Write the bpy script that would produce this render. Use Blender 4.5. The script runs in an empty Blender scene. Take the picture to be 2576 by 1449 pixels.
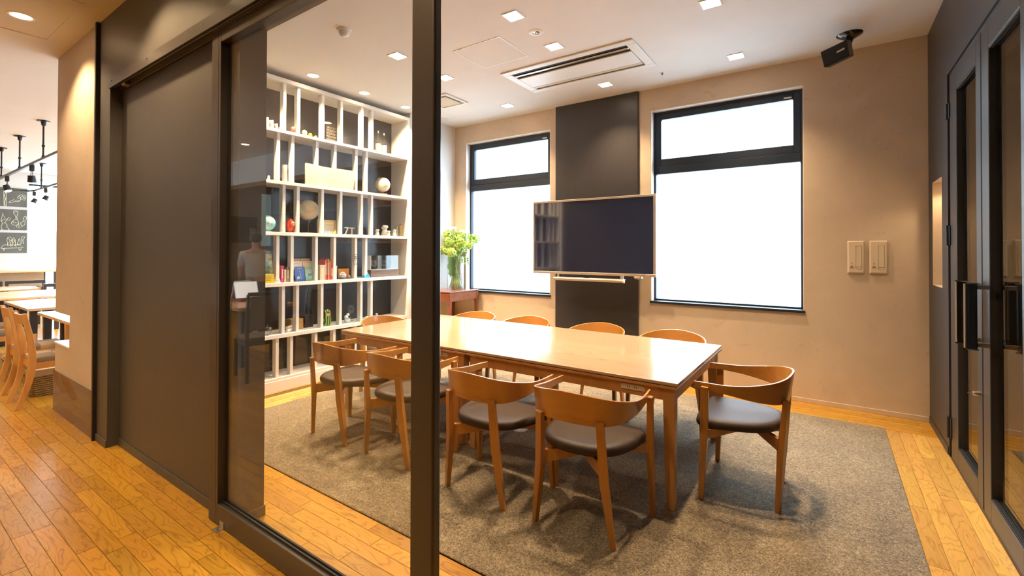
import bpy, bmesh, math, random
from mathutils import Vector, Matrix, Euler, noise
PI = math.pi
rnd = random.Random(7)
SC = bpy.context.scene
COL = SC.collection

# ------------------------------------------------------------------ camera
FPX, CY, YAW, PITCH, ROLL, CAMH = 1159.506, 619.752, 0.6025228, 0.0088819, 0.0021679, 1.45
def cam_axes():
    F = Vector((-math.sin(YAW) * math.cos(PITCH), math.cos(YAW) * math.cos(PITCH), math.sin(PITCH)))
    Rt = Vector((math.cos(YAW), math.sin(YAW), 0)); U = Rt.cross(F)
    c, s = math.cos(ROLL), math.sin(ROLL)
    return c * Rt + s * U, -s * Rt + c * U, F
CR, CU, CF = cam_axes()
cd = bpy.data.cameras.new('camera')
cam = bpy.data.objects.new('camera', cd); COL.objects.link(cam)
cam.matrix_world = Matrix(((CR.x, CU.x, -CF.x, 0), (CR.y, CU.y, -CF.y, 0), (CR.z, CU.z, -CF.z, CAMH), (0, 0, 0, 1)))
cd.sensor_fit = 'HORIZONTAL'; cd.sensor_width = 36.0
cd.lens = FPX / 2576 * 36.0
cd.shift_y = (CY - 724.5) / 2576.0
cd.clip_start = 0.02; cd.clip_end = 200
SC.camera = cam

# ------------------------------------------------------------------ sky, exposure, light levels
SC.view_settings.view_transform = 'Standard'
SC.view_settings.look = 'None'
SC.view_settings.gamma = 1.0
SC.view_settings.use_curve_mapping = False
SC.view_settings.exposure = 0.80
SKY = 10.5               # overcast daylight
P_SQ = 140.0               # square downlights over the table
P_SHELF = 170.0            # round downlights in front of the bookcase
P_CORR = 76.0             # corridor and cafe downlights
WARM = (1.0, 0.70, 0.40)
WARM2 = (1.0, 0.69, 0.37)
w = bpy.data.worlds.new('overcast_sky'); SC.world = w; w.use_nodes = True
wn = w.node_tree.nodes; bg = wn['Background']
bg.inputs[0].default_value = (0.62, 0.81, 1.0, 1); bg.inputs[1].default_value = SKY
try:
    SC.cycles.max_bounces = 10; SC.cycles.diffuse_bounces = 5; SC.cycles.glossy_bounces = 5
    SC.cycles.transparent_max_bounces = 24; SC.cycles.transmission_bounces = 8
    SC.cycles.sample_clamp_indirect = 6.0; SC.cycles.caustics_reflective = False; SC.cycles.caustics_refractive = False
except Exception:
    pass

def px(u, v, axis, val):
    """the point of the plane axis=val that the survey photograph shows at pixel (u, v)"""
    d = CR * ((u - 1288) / FPX) + CU * ((CY - v) / FPX) + CF
    o = Vector((0, 0, CAMH)); k = (val - o[axis]) / d[axis]
    return o + d * k

# ------------------------------------------------------------------ mesh helpers
def BM(): return bmesh.new()
def box(b, x0, x1, y0, y1, z0, z1):
    v = [b.verts.new(p) for p in ((x0,y0,z0),(x1,y0,z0),(x1,y1,z0),(x0,y1,z0),(x0,y0,z1),(x1,y0,z1),(x1,y1,z1),(x0,y1,z1))]
    for f in ((0,3,2,1),(4,5,6,7),(0,1,5,4),(1,2,6,5),(2,3,7,6),(3,0,4,7)): b.faces.new([v[i] for i in f])
    return b
def obb(b, c, s, rot=(0,0,0)):
    R = Euler(rot).to_matrix(); c = Vector(c)
    v = [b.verts.new(c + R @ Vector((x*s[0]/2, y*s[1]/2, z*s[2]/2))) for x, y, z in ((-1,-1,-1),(1,-1,-1),(1,1,-1),(-1,1,-1),(-1,-1,1),(1,-1,1),(1,1,1),(-1,1,1))]
    for f in ((0,3,2,1),(4,5,6,7),(0,1,5,4),(1,2,6,5),(2,3,7,6),(3,0,4,7)): b.faces.new([v[i] for i in f])
    return b
def frame_of(d):
    d = d.normalized(); a = Vector((0,0,1)) if abs(d.z) < .95 else Vector((0,1,0))
    x = d.cross(a).normalized(); return x, x.cross(d).normalized()
def bar(b, p0, p1, w0, d0, w1=None, d1=None, side=None):
    """square bar from p0 to p1; w along side, d across"""
    p0, p1 = Vector(p0), Vector(p1); w1 = w0 if w1 is None else w1; d1 = d0 if d1 is None else d1
    d = (p1 - p0).normalized()
    if side is None: x, y = frame_of(d)
    else:
        x = Vector(side); x = (x - d * x.dot(d)).normalized(); y = x.cross(d)
    L = []
    for p, ww, dd in ((p0, w0, d0), (p1, w1, d1)):
        L.append([b.verts.new(p + x*ww/2*i + y*dd/2*j) for i, j in ((-1,-1),(1,-1),(1,1),(-1,1))])
    a, c = L
    b.faces.new(a[::-1]); b.faces.new(c)
    for i in range(4): b.faces.new((a[i], a[(i+1)%4], c[(i+1)%4], c[i]))
    return b
def tube(b, pts, r, seg=8, cap=True, close=False):
    pts = [Vector(p) for p in pts]; n = len(pts); rr = r if isinstance(r, (list, tuple)) else [r]*n
    rings = []; px_ = None
    for i, p in enumerate(pts):
        if close: d = pts[(i+1)%n] - pts[i-1]
        else: d = pts[min(i+1, n-1)] - pts[max(i-1, 0)]
        if d.length < 1e-9: d = Vector((0,0,1))
        d.normalize()
        if px_ is None: x, y = frame_of(d)
        else:
            x = px_ - d*px_.dot(d)
            x = x.normalized() if x.length > 1e-6 else frame_of(d)[0]
            y = x.cross(d)
        px_ = x
        rings.append([b.verts.new(p + (x*math.cos(2*PI*k/seg) + y*math.sin(2*PI*k/seg))*rr[i]) for k in range(seg)])
    m = n if close else n-1
    for i in range(m):
        a, c = rings[i], rings[(i+1) % n]
        for k in range(seg): b.faces.new((a[k], a[(k+1)%seg], c[(k+1)%seg], c[k]))
    if cap and not close:
        b.faces.new(rings[0][::-1]); b.faces.new(rings[-1])
    return b
def lathe(b, prof, c=(0,0,0), seg=24, axis=None):
    c = Vector(c); M = Matrix.Identity(3)
    if axis is not None: M = Vector((0,0,1)).rotation_difference(Vector(axis)).to_matrix()
    rings = []
    for r, z in prof:
        if r < 1e-6: rings.append([b.verts.new(c + M @ Vector((0,0,z)))])
        else: rings.append([b.verts.new(c + M @ Vector((r*math.cos(2*PI*k/seg), r*math.sin(2*PI*k/seg), z))) for k in range(seg)])
    for a, d in zip(rings, rings[1:]):
        for k in range(seg):
            k2 = (k+1) % seg
            if len(a) == 1 and len(d) == 1: continue
            if len(a) == 1: b.faces.new((a[0], d[k2], d[k]))
            elif len(d) == 1: b.faces.new((a[k], a[k2], d[0]))
            else: b.faces.new((a[k], a[k2], d[k2], d[k]))
    return b
def prism(b, poly, z0, z1, M=None):
    M = M or Matrix.Identity(4)
    lo = [b.verts.new(M @ Vector((x, y, z0))) for x, y in poly]; hi = [b.verts.new(M @ Vector((x, y, z1))) for x, y in poly]
    b.faces.new(lo[::-1]); b.faces.new(hi); n = len(poly)
    for i in range(n): b.faces.new((lo[i], lo[(i+1)%n], hi[(i+1)%n], hi[i]))
    return b
def ball(b, c, r, sub=2, sc=(1,1,1)):
    M = Matrix.Translation(c) @ Matrix.Diagonal((r*sc[0], r*sc[1], r*sc[2], 1))
    bmesh.ops.create_icosphere(b, subdivisions=sub, radius=1, matrix=M); return b
def spline(pts, n):
    pts = [Vector(p) for p in pts]; P = [2*pts[0]-pts[1]] + pts + [2*pts[-1]-pts[-2]]; out = []
    for i in range(1, len(P)-2):
        for k in range(n):
            t = k/n; a, b_, c, d = P[i-1:i+3]
            out.append(0.5*((2*b_) + (c-a)*t + (2*a-5*b_+4*c-d)*t*t + (3*b_-a-3*c+d)*t**3))
    out.append(pts[-1]); return out

def put(name, b, m, parent=None, smooth=False, bevel=0.0, segs=1, off=None, kind=None, auto=None):
    """link the bmesh as ONE mesh object; off shifts world coordinates into the parent's frame"""
    me = bpy.data.meshes.new(name)
    if off is not None: bmesh.ops.translate(b, verts=b.verts, vec=-Vector(off))
    bmesh.ops.recalc_face_normals(b, faces=b.faces)
    b.to_mesh(me); b.free()
    if smooth:
        for p in me.polygons: p.use_smooth = True
        if auto: me.set_sharp_from_angle(angle=math.radians(auto))
    for x in (m if isinstance(m, (list, tuple)) else [m]): me.materials.append(x)
    o = bpy.data.objects.new(name, me); COL.objects.link(o)
    if parent is not None: o.parent = parent
    if bevel:
        md = o.modifiers.new('bevel', 'BEVEL'); md.width = bevel; md.segments = segs; md.limit_method = 'ANGLE'; md.angle_limit = math.radians(50)
    if kind: o['kind'] = kind
    return o
def tag(o, label, cat, group=None):
    o['label'] = label; o['category'] = cat
    if group: o['group'] = group
    return o
def thing(name, label, cat, loc=(0,0,0), rz=0.0, group=None):
    o = bpy.data.objects.new(name, None); COL.objects.link(o); o.location = loc; o.rotation_euler = (0,0,rz)
    o.empty_display_size = 0.05
    return tag(o, label, cat, group)
class T:
    """a thing whose parts are given in world coordinates"""
    def __init__(s, name, label, cat, loc, group=None, kind=None):
        s.loc = Vector(loc)
        s.o = bpy.data.objects.new(name, None); COL.objects.link(s.o); s.o.location = loc; s.o.empty_display_size = .05
        if kind: s.o['kind'] = kind
        else: tag(s.o, label, cat, group)
    def p(s, name, b, m, parent=None, **k): return put(name, b, m, parent or s.o, off=s.loc, **k)
def struct(name, b, m, **k):
    o = put(name, b, m, **k); o['kind'] = 'structure'; return o
def dup(root, loc=None, rz=None, label=None, group=None):
    r = root.copy(); COL.objects.link(r)
    if loc is not None: r.location = loc
    if rz is not None: r.rotation_euler = (0,0,rz)
    if label: r['label'] = label
    if group: r['group'] = group
    for ch in list(root.children):
        c = ch.copy(); COL.objects.link(c); c.parent = r
        for g in list(ch.children):
            d = g.copy(); COL.objects.link(d); d.parent = c
    return r
def single(name, b, m, label, cat, loc, group=None, **k):
    o = put(name, b, m, off=loc, **k); o.location = loc; return tag(o, label, cat, group)
def text_mesh(b, s, size, M, ext=0.0006, align='CENTER'):
    cu = bpy.data.curves.new('t', 'FONT'); cu.body = s; cu.size = size; cu.extrude = ext; cu.align_x = align; cu.align_y = 'CENTER'; cu.resolution_u = 2
    o = bpy.data.objects.new('t', cu); COL.objects.link(o)
    dg = bpy.context.evaluated_depsgraph_get(); me = bpy.data.meshes.new_from_object(o.evaluated_get(dg))
    me.transform(M); b.from_mesh(me); bpy.data.objects.remove(o); bpy.data.meshes.remove(me); bpy.data.curves.remove(cu); return b

# ------------------------------------------------------------------ materials
def new(name):
    m = bpy.data.materials.new(name); m.use_nodes = True; nt = m.node_tree
    return m, nt, nt.nodes['Principled BSDF']
def L(nt, a, b): nt.links.new(a, b)
def ramp(nt, fac, stops):
    r = nt.nodes.new('ShaderNodeValToRGB'); L(nt, fac, r.inputs[0]); e = r.color_ramp.elements
    while len(e) < len(stops): e.new(0.5)
    for i, (p, c) in enumerate(stops): e[i].position = p; e[i].color = (*c, 1)
    return r.outputs[0]
def noise_t(nt, vec, scale, detail=3, rough=.5, dist=0):
    n = nt.nodes.new('ShaderNodeTexNoise'); n.inputs['Scale'].default_value = scale; n.inputs['Detail'].default_value = detail
    n.inputs['Roughness'].default_value = rough; n.inputs['Distortion'].default_value = dist
    if vec is not None: L(nt, vec, n.inputs['Vector'])
    return n.outputs['Fac']
def mp(nt, src, scale=(1,1,1), rot=(0,0,0)):
    n = nt.nodes.new('ShaderNodeMapping'); n.inputs['Scale'].default_value = scale; n.inputs['Rotation'].default_value = rot
    L(nt, src, n.inputs['Vector']); return n.outputs[0]
def math_n(nt, op, a, b=None):
    n = nt.nodes.new('ShaderNodeMath'); n.operation = op
    for i, x in enumerate((a, b)):
        if x is None: continue
        if isinstance(x, (int, float)): n.inputs[i].default_value = x
        else: L(nt, x, n.inputs[i])
    return n.outputs[0]
def bump(nt, bs, h, strength=.2, dist=.002):
    n = nt.nodes.new('ShaderNodeBump'); n.inputs['Strength'].default_value = strength; n.inputs['Distance'].default_value = dist
    L(nt, h, n.inputs['Height']); L(nt, n.outputs[0], bs.inputs['Normal'])
def plain(name, col, rough=.5, metal=0, spec=.5, var=0.0, vscale=20, coat=0, bmp=0.0, emit=None, es=0):
    m, nt, b = new(name)
    b.inputs['Roughness'].default_value = rough; b.inputs['Metallic'].default_value = metal
    b.inputs['Specular IOR Level'].default_value = spec; b.inputs['Coat Weight'].default_value = coat
    b.inputs['Base Color'].default_value = (*col, 1)
    if var or bmp:
        tc = nt.nodes.new('ShaderNodeTexCoord'); n = noise_t(nt, tc.outputs['Object'], vscale, 4, .6)
        if var:
            lo = tuple(c*(1-var) for c in col); hi = tuple(min(1, c*(1+var)) for c in col)
            L(nt, ramp(nt, n, [(.3, lo), (.7, hi)]), b.inputs['Base Color'])
        if bmp: bump(nt, b, n, bmp, .002)
    if emit: b.inputs['Emission Color'].default_value = (*emit, 1); b.inputs['Emission Strength'].default_value = es
    return m
def glass_pane(name, tint=(1,1,1), boost=1.0):
    m = bpy.data.materials.new(name); m.use_nodes = True; nt = m.node_tree; nt.nodes.clear()
    out = nt.nodes.new('ShaderNodeOutputMaterial'); mx = nt.nodes.new('ShaderNodeMixShader')
    tr = nt.nodes.new('ShaderNodeBsdfTransparent'); tr.inputs[0].default_value = (*tint, 1)
    gl = nt.nodes.new('ShaderNodeBsdfGlossy'); gl.inputs['Roughness'].default_value = 0.0
    fr = nt.nodes.new('ShaderNodeFresnel'); ge = nt.nodes.new('ShaderNodeNewGeometry')
    mr = nt.nodes.new('ShaderNodeMapRange'); L(nt, ge.outputs['Backfacing'], mr.inputs[0])
    mr.inputs['To Min'].default_value = 1.52; mr.inputs['To Max'].default_value = 1/1.52
    L(nt, mr.outputs[0], fr.inputs['IOR'])
    f = math_n(nt, 'MULTIPLY', fr.outputs[0], boost)
    L(nt, f, mx.inputs[0]); L(nt, tr.outputs[0], mx.inputs[1]); L(nt, gl.outputs[0], mx.inputs[2]); L(nt, mx.outputs[0], out.inputs[0])
    return m
def wood(name, dark, light, axis=0, rough=.35, lines=14, contrast=.5, coat=0.0, world=False, plank=False, bmp=.05, scl=1.0):
    m, nt, b = new(name)
    b.inputs['Roughness'].default_value = rough; b.inputs['Coat Weight'].default_value = coat; b.inputs['Coat Roughness'].default_value = .12
    if world:
        g = nt.nodes.new('ShaderNodeNewGeometry'); src = g.outputs['Position']
    else: src = nt.nodes.new('ShaderNodeTexCoord').outputs['Object']
    if plank:
        oi = nt.nodes.new('ShaderNodeObjectInfo'); g2 = nt.nodes.new('ShaderNodeNewGeometry')
        r = math_n(nt, 'FRACT', math_n(nt, 'ADD', oi.outputs['Random'], g2.outputs['Random Per Island']))
        cb = nt.nodes.new('ShaderNodeCombineXYZ'); k = math_n(nt, 'MULTIPLY', r, 37.0)
        L(nt, k, cb.inputs[0]); L(nt, k, cb.inputs[1]); L(nt, k, cb.inputs[2])
        va = nt.nodes.new('ShaderNodeVectorMath'); va.operation = 'ADD'; L(nt, src, va.inputs[0]); L(nt, cb.outputs[0], va.inputs[1]); src = va.outputs[0]
    s = [5.0*scl]*3; s[axis] = 1.0*scl
    v = mp(nt, src, tuple(s)); n1 = noise_t(nt, v, 1.3, 2, .45, .4)
    rings = math_n(nt, 'MULTIPLY', n1, float(lines)); fr = math_n(nt, 'PINGPONG', rings, 1.0)
    fr = math_n(nt, 'POWER', fr, 5.0 if plank else 2.4)
    s2 = [60*scl]*3; s2[axis] = 2.5*scl; n2 = noise_t(nt, mp(nt, src, tuple(s2)), 2.0, 3, .6)
    mixv = math_n(nt, 'ADD', math_n(nt, 'MULTIPLY', fr, contrast), math_n(nt, 'MULTIPLY', n2, 1-contrast))
    col = ramp(nt, mixv, [(.1, light), (.9, dark)])
    if plank:
        hs = nt.nodes.new('ShaderNodeHueSaturation'); L(nt, col, hs.inputs['Color'])
        vv = nt.nodes.new('ShaderNodeMapRange'); L(nt, r, vv.inputs[0]); vv.inputs['To Min'].default_value = .78; vv.inputs['To Max'].default_value = 1.14
        hh = nt.nodes.new('ShaderNodeMapRange'); L(nt, math_n(nt, 'FRACT', math_n(nt, 'MULTIPLY', r, 7.3)), hh.inputs[0]); hh.inputs['To Min'].default_value = .492; hh.inputs['To Max'].default_value = .503
        L(nt, vv.outputs[0], hs.inputs['Value']); L(nt, hh.outputs[0], hs.inputs['Hue']); col = hs.outputs[0]
    L(nt, col, b.inputs['Base Color'])
    if bmp: bump(nt, b, mixv, bmp, .001)
    return m

def plaster():
    m, nt, b = new('beige_plaster'); g = nt.nodes.new('ShaderNodeNewGeometry'); b.inputs['Roughness'].default_value = .75
    n1 = noise_t(nt, g.outputs['Position'], 2.2, 6, .62, .6); n2 = noise_t(nt, g.outputs['Position'], 9, 6, .7, 1.2)
    c1 = ramp(nt, n1, [(.3, (.52,.43,.335)), (.7, (.60,.50,.395))])
    dk = ramp(nt, n2, [(.60, (1,1,1)), (.72, (.80,.78,.76))])
    mx = nt.nodes.new('ShaderNodeMix'); mx.data_type = 'RGBA'; mx.blend_type = 'MULTIPLY'; mx.inputs[0].default_value = 1
    L(nt, c1, mx.inputs[6]); L(nt, dk, mx.inputs[7]); L(nt, mx.outputs[2], b.inputs['Base Color'])
    bump(nt, b, n2, .12, .003); return m
def linen_wall(name, col, rough=.45):
    m, nt, b = new(name); g = nt.nodes.new('ShaderNodeNewGeometry'); b.inputs['Roughness'].default_value = rough
    v = mp(nt, g.outputs['Position'], (30, 30, 3)); n = noise_t(nt, v, 3, 4, .7)
    L(nt, ramp(nt, n, [(.3, tuple(c*.9 for c in col)), (.7, tuple(c*1.08 for c in col))]), b.inputs['Base Color'])
    bump(nt, b, n, .08, .001); return m
def carpet():
    m, nt, b = new('loop_pile_carpet'); g = nt.nodes.new('ShaderNodeNewGeometry'); b.inputs['Roughness'].default_value = 1.0
    b.inputs['Specular IOR Level'].default_value = .1; b.inputs['Sheen Weight'].default_value = .25
    n1 = noise_t(nt, g.outputs['Position'], 160, 2, .6); n2 = noise_t(nt, g.outputs['Position'], 3.5, 4, .6); n3 = noise_t(nt, g.outputs['Position'], 55, 3, .6)
    f = math_n(nt, 'ADD', math_n(nt, 'MULTIPLY', n1, .62), math_n(nt, 'ADD', math_n(nt, 'MULTIPLY', n2, .12), math_n(nt, 'MULTIPLY', n3, .26)))
    L(nt, ramp(nt, f, [(.36, (.052,.042,.030)), (.5, (.195,.158,.108)), (.64, (.41,.34,.235))]), b.inputs['Base Color'])
    bump(nt, b, f, .9, .008); return m
def weave(name, c1, c2, sc=90):
    m, nt, b = new(name); tc = nt.nodes.new('ShaderNodeTexCoord'); b.inputs['Roughness'].default_value = .85
    w_ = nt.nodes.new('ShaderNodeTexWave'); w_.wave_type = 'BANDS'; w_.bands_direction = 'Z'; w_.inputs['Scale'].default_value = sc/6; w_.inputs['Distortion'].default_value = 3
    w_.inputs['Detail'].default_value = 2; w_.inputs['Detail Scale'].default_value = 4
    L(nt, tc.outputs['Object'], w_.inputs['Vector']); L(nt, ramp(nt, w_.outputs[1], [(.2, c1), (.8, c2)]), b.inputs['Base Color']); bump(nt, b, w_.outputs[1], .6, .004); return m

M = dict(
 plaster=plaster(), ceil=plain('ceiling_paint', (.72,.71,.69), .85, var=.02, vscale=3),
 black=linen_wall('charcoal_wallpaper', (.080,.076,.072), .42), panel=linen_wall('charcoal_panel', (.034,.032,.036), .42),
 frame=plain('dark_bronze_frame', (.050,.044,.044), .32, spec=.6, var=.04, vscale=40), rframe=plain('black_steel_frame', (.030,.030,.033), .35, spec=.6, var=.04),
 wframe=plain('blue_black_window_frame', (.010,.018,.034), .4, spec=.4),
 white=plain('white_lacquer', (.84,.83,.80), .38, var=.015, vscale=6), wtrim=plain('white_trim', (.86,.85,.83), .5),
 dback=linen_wall('black_bookcase_back', (.022,.022,.025), .28), slot=plain('dark_slot', (.02,.018,.018), .6),
 chrome=plain('polished_chrome', (.75,.72,.68), .12, metal=1), steel=plain('brushed_steel', (.55,.52,.48), .3, metal=1), champ=plain('champagne_aluminium', (.62,.54,.46), .35, metal=.85),
 floorx=wood('oak_plank_along_x', (.24,.10,.008), (.60,.33,.036), 0, .30, 20, .46, coat=.25, world=True, plank=True, scl=1.9),
 floory=wood('oak_plank_along_y', (.34,.17,.03), (.70,.44,.11), 1, .30, 18, .42, coat=.25, world=True, plank=True, scl=1.9),
 subfloor=plain('plank_joint', (.11,.055,.02), .8), carpet=carpet(),
 table=wood('maple_table_veneer', (.43,.28,.165), (.52,.37,.235), 0, .22, 8, .3, coat=1.0, bmp=0), tleg=wood('maple_table_solid', (.44,.20,.06), (.58,.30,.11), 2, .35, 6, .35),
 chair=wood('cherry_bentwood', (.38,.155,.030), (.54,.245,.055), 0, .28, 7, .35, coat=.45, bmp=.01), chairleg=wood('cherry_leg', (.37,.15,.027), (.53,.235,.05), 2, .32, 6, .35, coat=.3, bmp=.01),
 leather=plain('dark_brown_leather', (.040,.027,.022), .55, spec=.3, var=.15, vscale=60, bmp=.15),
 mahog=wood('reddish_mahogany', (.12,.035,.018), (.24,.085,.045), 0, .3, 7, .4, coat=.4),
 oakch=wood('honey_oak_solid', (.50,.23,.06), (.68,.37,.12), 2, .35, 8, .35), oaktop=wood('oak_laminate_top', (.66,.42,.22), (.78,.55,.32), 0, .25, 8, .3, coat=.4),
 dwood=plain('black_stained_wood', (.022,.018,.016), .35, var=.1, vscale=30),
 glass=glass_pane('clear_plate_glass', (.97,.985,.98)), dglass=glass_pane('door_plate_glass', (.93,.95,.94)), wglass=glass_pane('window_glass', (.98,.99,.99)),
 vglass=glass_pane('clear_blown_glass', (.98,.99,.985), 1.4), screen=plain('black_glossy_screen', (.010,.012,.040), .08, spec=.8, coat=1),
 hglass=plain('black_handle_glass', (.008,.008,.008), .05, spec=1, coat=1), blackp=plain('matt_black_metal', (.015,.014,.014), .45), wplast=plain('white_plastic', (.80,.80,.78), .4),
 cream=plain('cream_plastic', (.62,.54,.42), .45), kick=plain('brown_stone_kick', (.030,.022,.020), .15, var=.35, vscale=14, coat=.3),
 lamp=plain('warm_lamp_lens', (.9,.9,.9), .5, emit=(1,.80,.55), es=14), lamp2=plain('warmer_lamp_lens', (.9,.9,.9), .5, emit=(1,.72,.40), es=12),
)

# ------------------------------------------------------------------ lamps' light
def spot(parent, loc, power, col, ang=110, blend=.8, r=.045, aim=None, name='lamp_light'):
    ld = bpy.data.lights.new(name, 'SPOT'); ld.energy = power; ld.color = col; ld.spot_size = math.radians(ang); ld.spot_blend = blend; ld.shadow_soft_size = r
    o = bpy.data.objects.new(name, ld); COL.objects.link(o); o.parent = parent; o.location = loc
    if aim is not None: o.rotation_euler = Vector(aim).to_track_quat('-Z', 'Y').to_euler()
    return o
# ================================================================== SETTING
ZC, ZR = 3.19, 3.30       # corridor ceiling, meeting room ceiling
YB = 5.241                # inner face of the window wall
# ---- floor base and planks
b = BM(); box(b, -15.3, 3.2, -4.2, 5.5, -.12, -.006)
floor = struct('floor', b, M['subfloor'])
planks = []
def rows_x(x0, x1, y0, y1, wd=.0765, n=None, lens=(.46,.61,.76,.91)):
    n = n or max(1, round((y1-y0)/wd)); wd = (y1-y0)/n
    for i in range(n):
        x = x0 - rnd.random()*.8
        while x < x1:
            l = rnd.choice(lens); a, c = max(x, x0), min(x+l, x1)
            if c-a > .03: planks.append((0, a, c, y0+i*wd, y0+(i+1)*wd))
            x += l
def rows_y(x0, x1, y0, y1, n, lens=(.61,.76,.91,1.06)):
    wd = (x1-x0)/n
    for i in range(n):
        y = y0 - rnd.random()*.8
        while y < y1:
            l = rnd.choice(lens); a, c = max(y, y0), min(y+l, y1)
            if c-a > .03: planks.append((1, x0+i*wd, x0+(i+1)*wd, a, c))
            y += l
rows_x(-15, 3, -4, 1.1); rows_x(-15, -4.62, 1.1, 5.2); rows_x(-4.6, .372, 1.1, 1.632, n=7)
rows_y(.372, .70, 1.1, 4.835, 4); rows_x(-4.534, .70, 4.835, YB, n=5); rows_y(-4.534, -4.238, 1.632, 4.835, 4)
def vis(p):
    ax, x0, x1, y0, y1 = p; x, y = (x0+x1)/2, (y0+y1)/2
    c = Vector((x, y, -CAMH)); z = c.dot(CF)
    if z < .4: return 0
    u = 1288 + FPX*c.dot(CR)/z; v = CY - FPX*c.dot(CU)/z
    if not (-90 < u < 2640 and v < 1560): return 0
    if y > 1.13 and x < -4.62: return 0
    if 1.17 < y < 1.6 and x < -2.65: return 0
    return (x1-x0)*(y1-y0)/z**2
ranked = sorted(planks, key=lambda p: -vis(p)); cache = {}
for i, (ax, x0, x1, y0, y1) in enumerate(ranked):
    if i >= 292 or vis(ranked[i]) <= 0: cut = i; break
    key = (ax, round(x1-x0, 3), round(y1-y0, 3)); g = .0009
    if key not in cache:
        bb = BM(); lx, ly = (x1-x0)/2-g, (y1-y0)/2-g; box(bb, -lx, lx, -ly, ly, -.012, -.001)
        top = [v for v in bb.verts if v.co.z > -.005]
        box(bb, -lx+.0012, lx-.0012, -ly+.0012, ly-.0012, -.001, 0)
        me = bpy.data.meshes.new('plank'); bmesh.ops.recalc_face_normals(bb, faces=bb.faces); bb.to_mesh(me); bb.free(); me.materials.append(M['floory' if ax else 'floorx']); cache[key] = me
    o = bpy.data.objects.new('plank', cache[key]); COL.objects.link(o); o.parent = floor; o.location = ((x0+x1)/2, (y0+y1)/2, 0)
for ax in (0, 1):
    bb = BM()
    for (a, x0, x1, y0, y1) in ranked[cut:]:
        if a == ax: box(bb, x0+.0009, x1-.0009, y0+.0009, y1-.0009, -.012, 0)
    if bb.verts: put('distant_planks', bb, M['floory' if ax else 'floorx'], floor, kind='stuff')
    else: bb.free()

# ---- ceilings
b = BM(); box(b, -15.3, 3.2, -4.2, 1.109, ZC, ZC+.3); box(b, -15.3, -5.05, 1.109, 5.5, ZC, ZC+.3); struct('ceiling', b, M['ceil'])
b = BM(); box(b, -5.05, .70, 1.109, 5.5, ZR, ZR+.2); struct('ceiling_meeting_room', b, M['ceil'])

# ---- window wall (back) with two openings, reveals
W1 = (-4.440, -3.000, .868, 3.035); W2 = (-1.677, -.200, .878, 3.052); YF = 5.40   # YF: outer face
def wall_x(b, y0, y1, x0, x1, z0, z1, holes):
    xs = x0
    for (a, c, d, e) in sorted(holes):
        box(b, xs, a, y0, y1, z0, z1); box(b, a, c, y0, y1, z0, d); box(b, a, c, y0, y1, e, z1); xs = c
    box(b, xs, x1, y0, y1, z0, z1)
b = BM(); wall_x(b, YB, YF+.04, -5.12, .95, -.01, ZR, [W1, W2]); struct('wall_back', b, M['plaster'])
def window(idx, W, hl, hr):
    x0, x1, z0, z1 = W
    t = T('window_%d' % idx, None, None, ((x0+x1)/2, 5.37, z0), kind='structure')
    y0, y1 = 5.335, 5.395
    b = BM(); fr = .028
    box(b, x0, x0+fr, y0, y1, z0, z1-.0); box(b, x1-fr, x1, y0, y1, z0, z1); box(b, x0+fr, x1-fr, y0, y1, z1-.035, z1); box(b, x0+fr, x1-fr, y0, y1, z0, z0+.02)
    t.p('window_frame', b, M['wframe'], bevel=.002)
    b = BM(); box(b, x0+fr, x1-fr, y0-.012, y1, 2.328, 2.42); t.p('transom', b, M['wframe'], bevel=.004)
    b = BM(); s = .062; a0, a1, c0, c1 = x0+fr, x1-fr, 2.42, z1-.035                    # awning sash
    box(b, a0, a0+s, y0-.006, y1-.01, c0, c1); box(b, a1-s, a1, y0-.006, y1-.01, c0, c1); box(b, a0+s, a1-s, y0-.006, y1-.01, c1-s, c1); box(b, a0+s, a1-s, y0-.006, y1-.01, c0, c0+s+.02)
    sash = t.p('sash', b, M['wframe'], bevel=.004)
    b = BM(); box(b, a1-.14, a1-.075, y0-.016, y0-.006, c1-.05, c1-.035); t.p('latch', b, M['champ'], parent=None)
    b = BM(); box(b, a0+s, a1-s, y0+.02, y0+.026, c0+s, c1-s); t.p('pane', b, M['wglass'])
    b = BM(); box(b, x0+fr, x1-fr, y0+.02, y0+.026, z0+.02, 2.328); t.p('pane', b, M['wglass'])
    b = BM(); box(b, x0-.008, x1+.010, YB-.022, y0, z0-.022, z0+.003); t.p('window_sill', b, M['wframe'], bevel=.002)
    b = BM(); box(b, x0, x0+.006, YB+.002, y0, z0, z1); box(b, x1-.006, x1, YB+.002, y0, z0, z1); box(b, x0, x1, YB+.002, y0, z1-.006, z1); t.p('reveal_lining', b, M['wtrim'])
window(1, W1, 0, 0); window(2, W2, 0, 0)
b = BM(); box(b, -2.904, -1.819, YB-.035, YB-.001, 0, ZR-.001)
struct('trim_1', b, M['panel'], bevel=.003)
b = BM(); box(b, .0+-1.819+.0, .0, YB-.012, YB, 0, .044); box(b, 0, .70, YB-.012, YB, 0, .044); box(b, -4.66, -2.904, YB-.012, YB, 0, .044); struct('baseboard_back', b, M['plaster'], bevel=.002)

# ---- left wall: recess for the bookcase, pier beside it
b = BM(); box(b, -5.12, -5.00, 1.24, 5.45, -.01, ZR); struct('wall_left', b, M['ceil'])
b = BM(); box(b, -5.02, -4.650, 4.331, YB, -.01, ZR); struct('wall_left_pier', b, M['ceil'])
b = BM(); box(b, -5.0, -4.60, 1.251, 1.385, -.01, ZR); struct('wall_left_return', b, M['ceil'])

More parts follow.
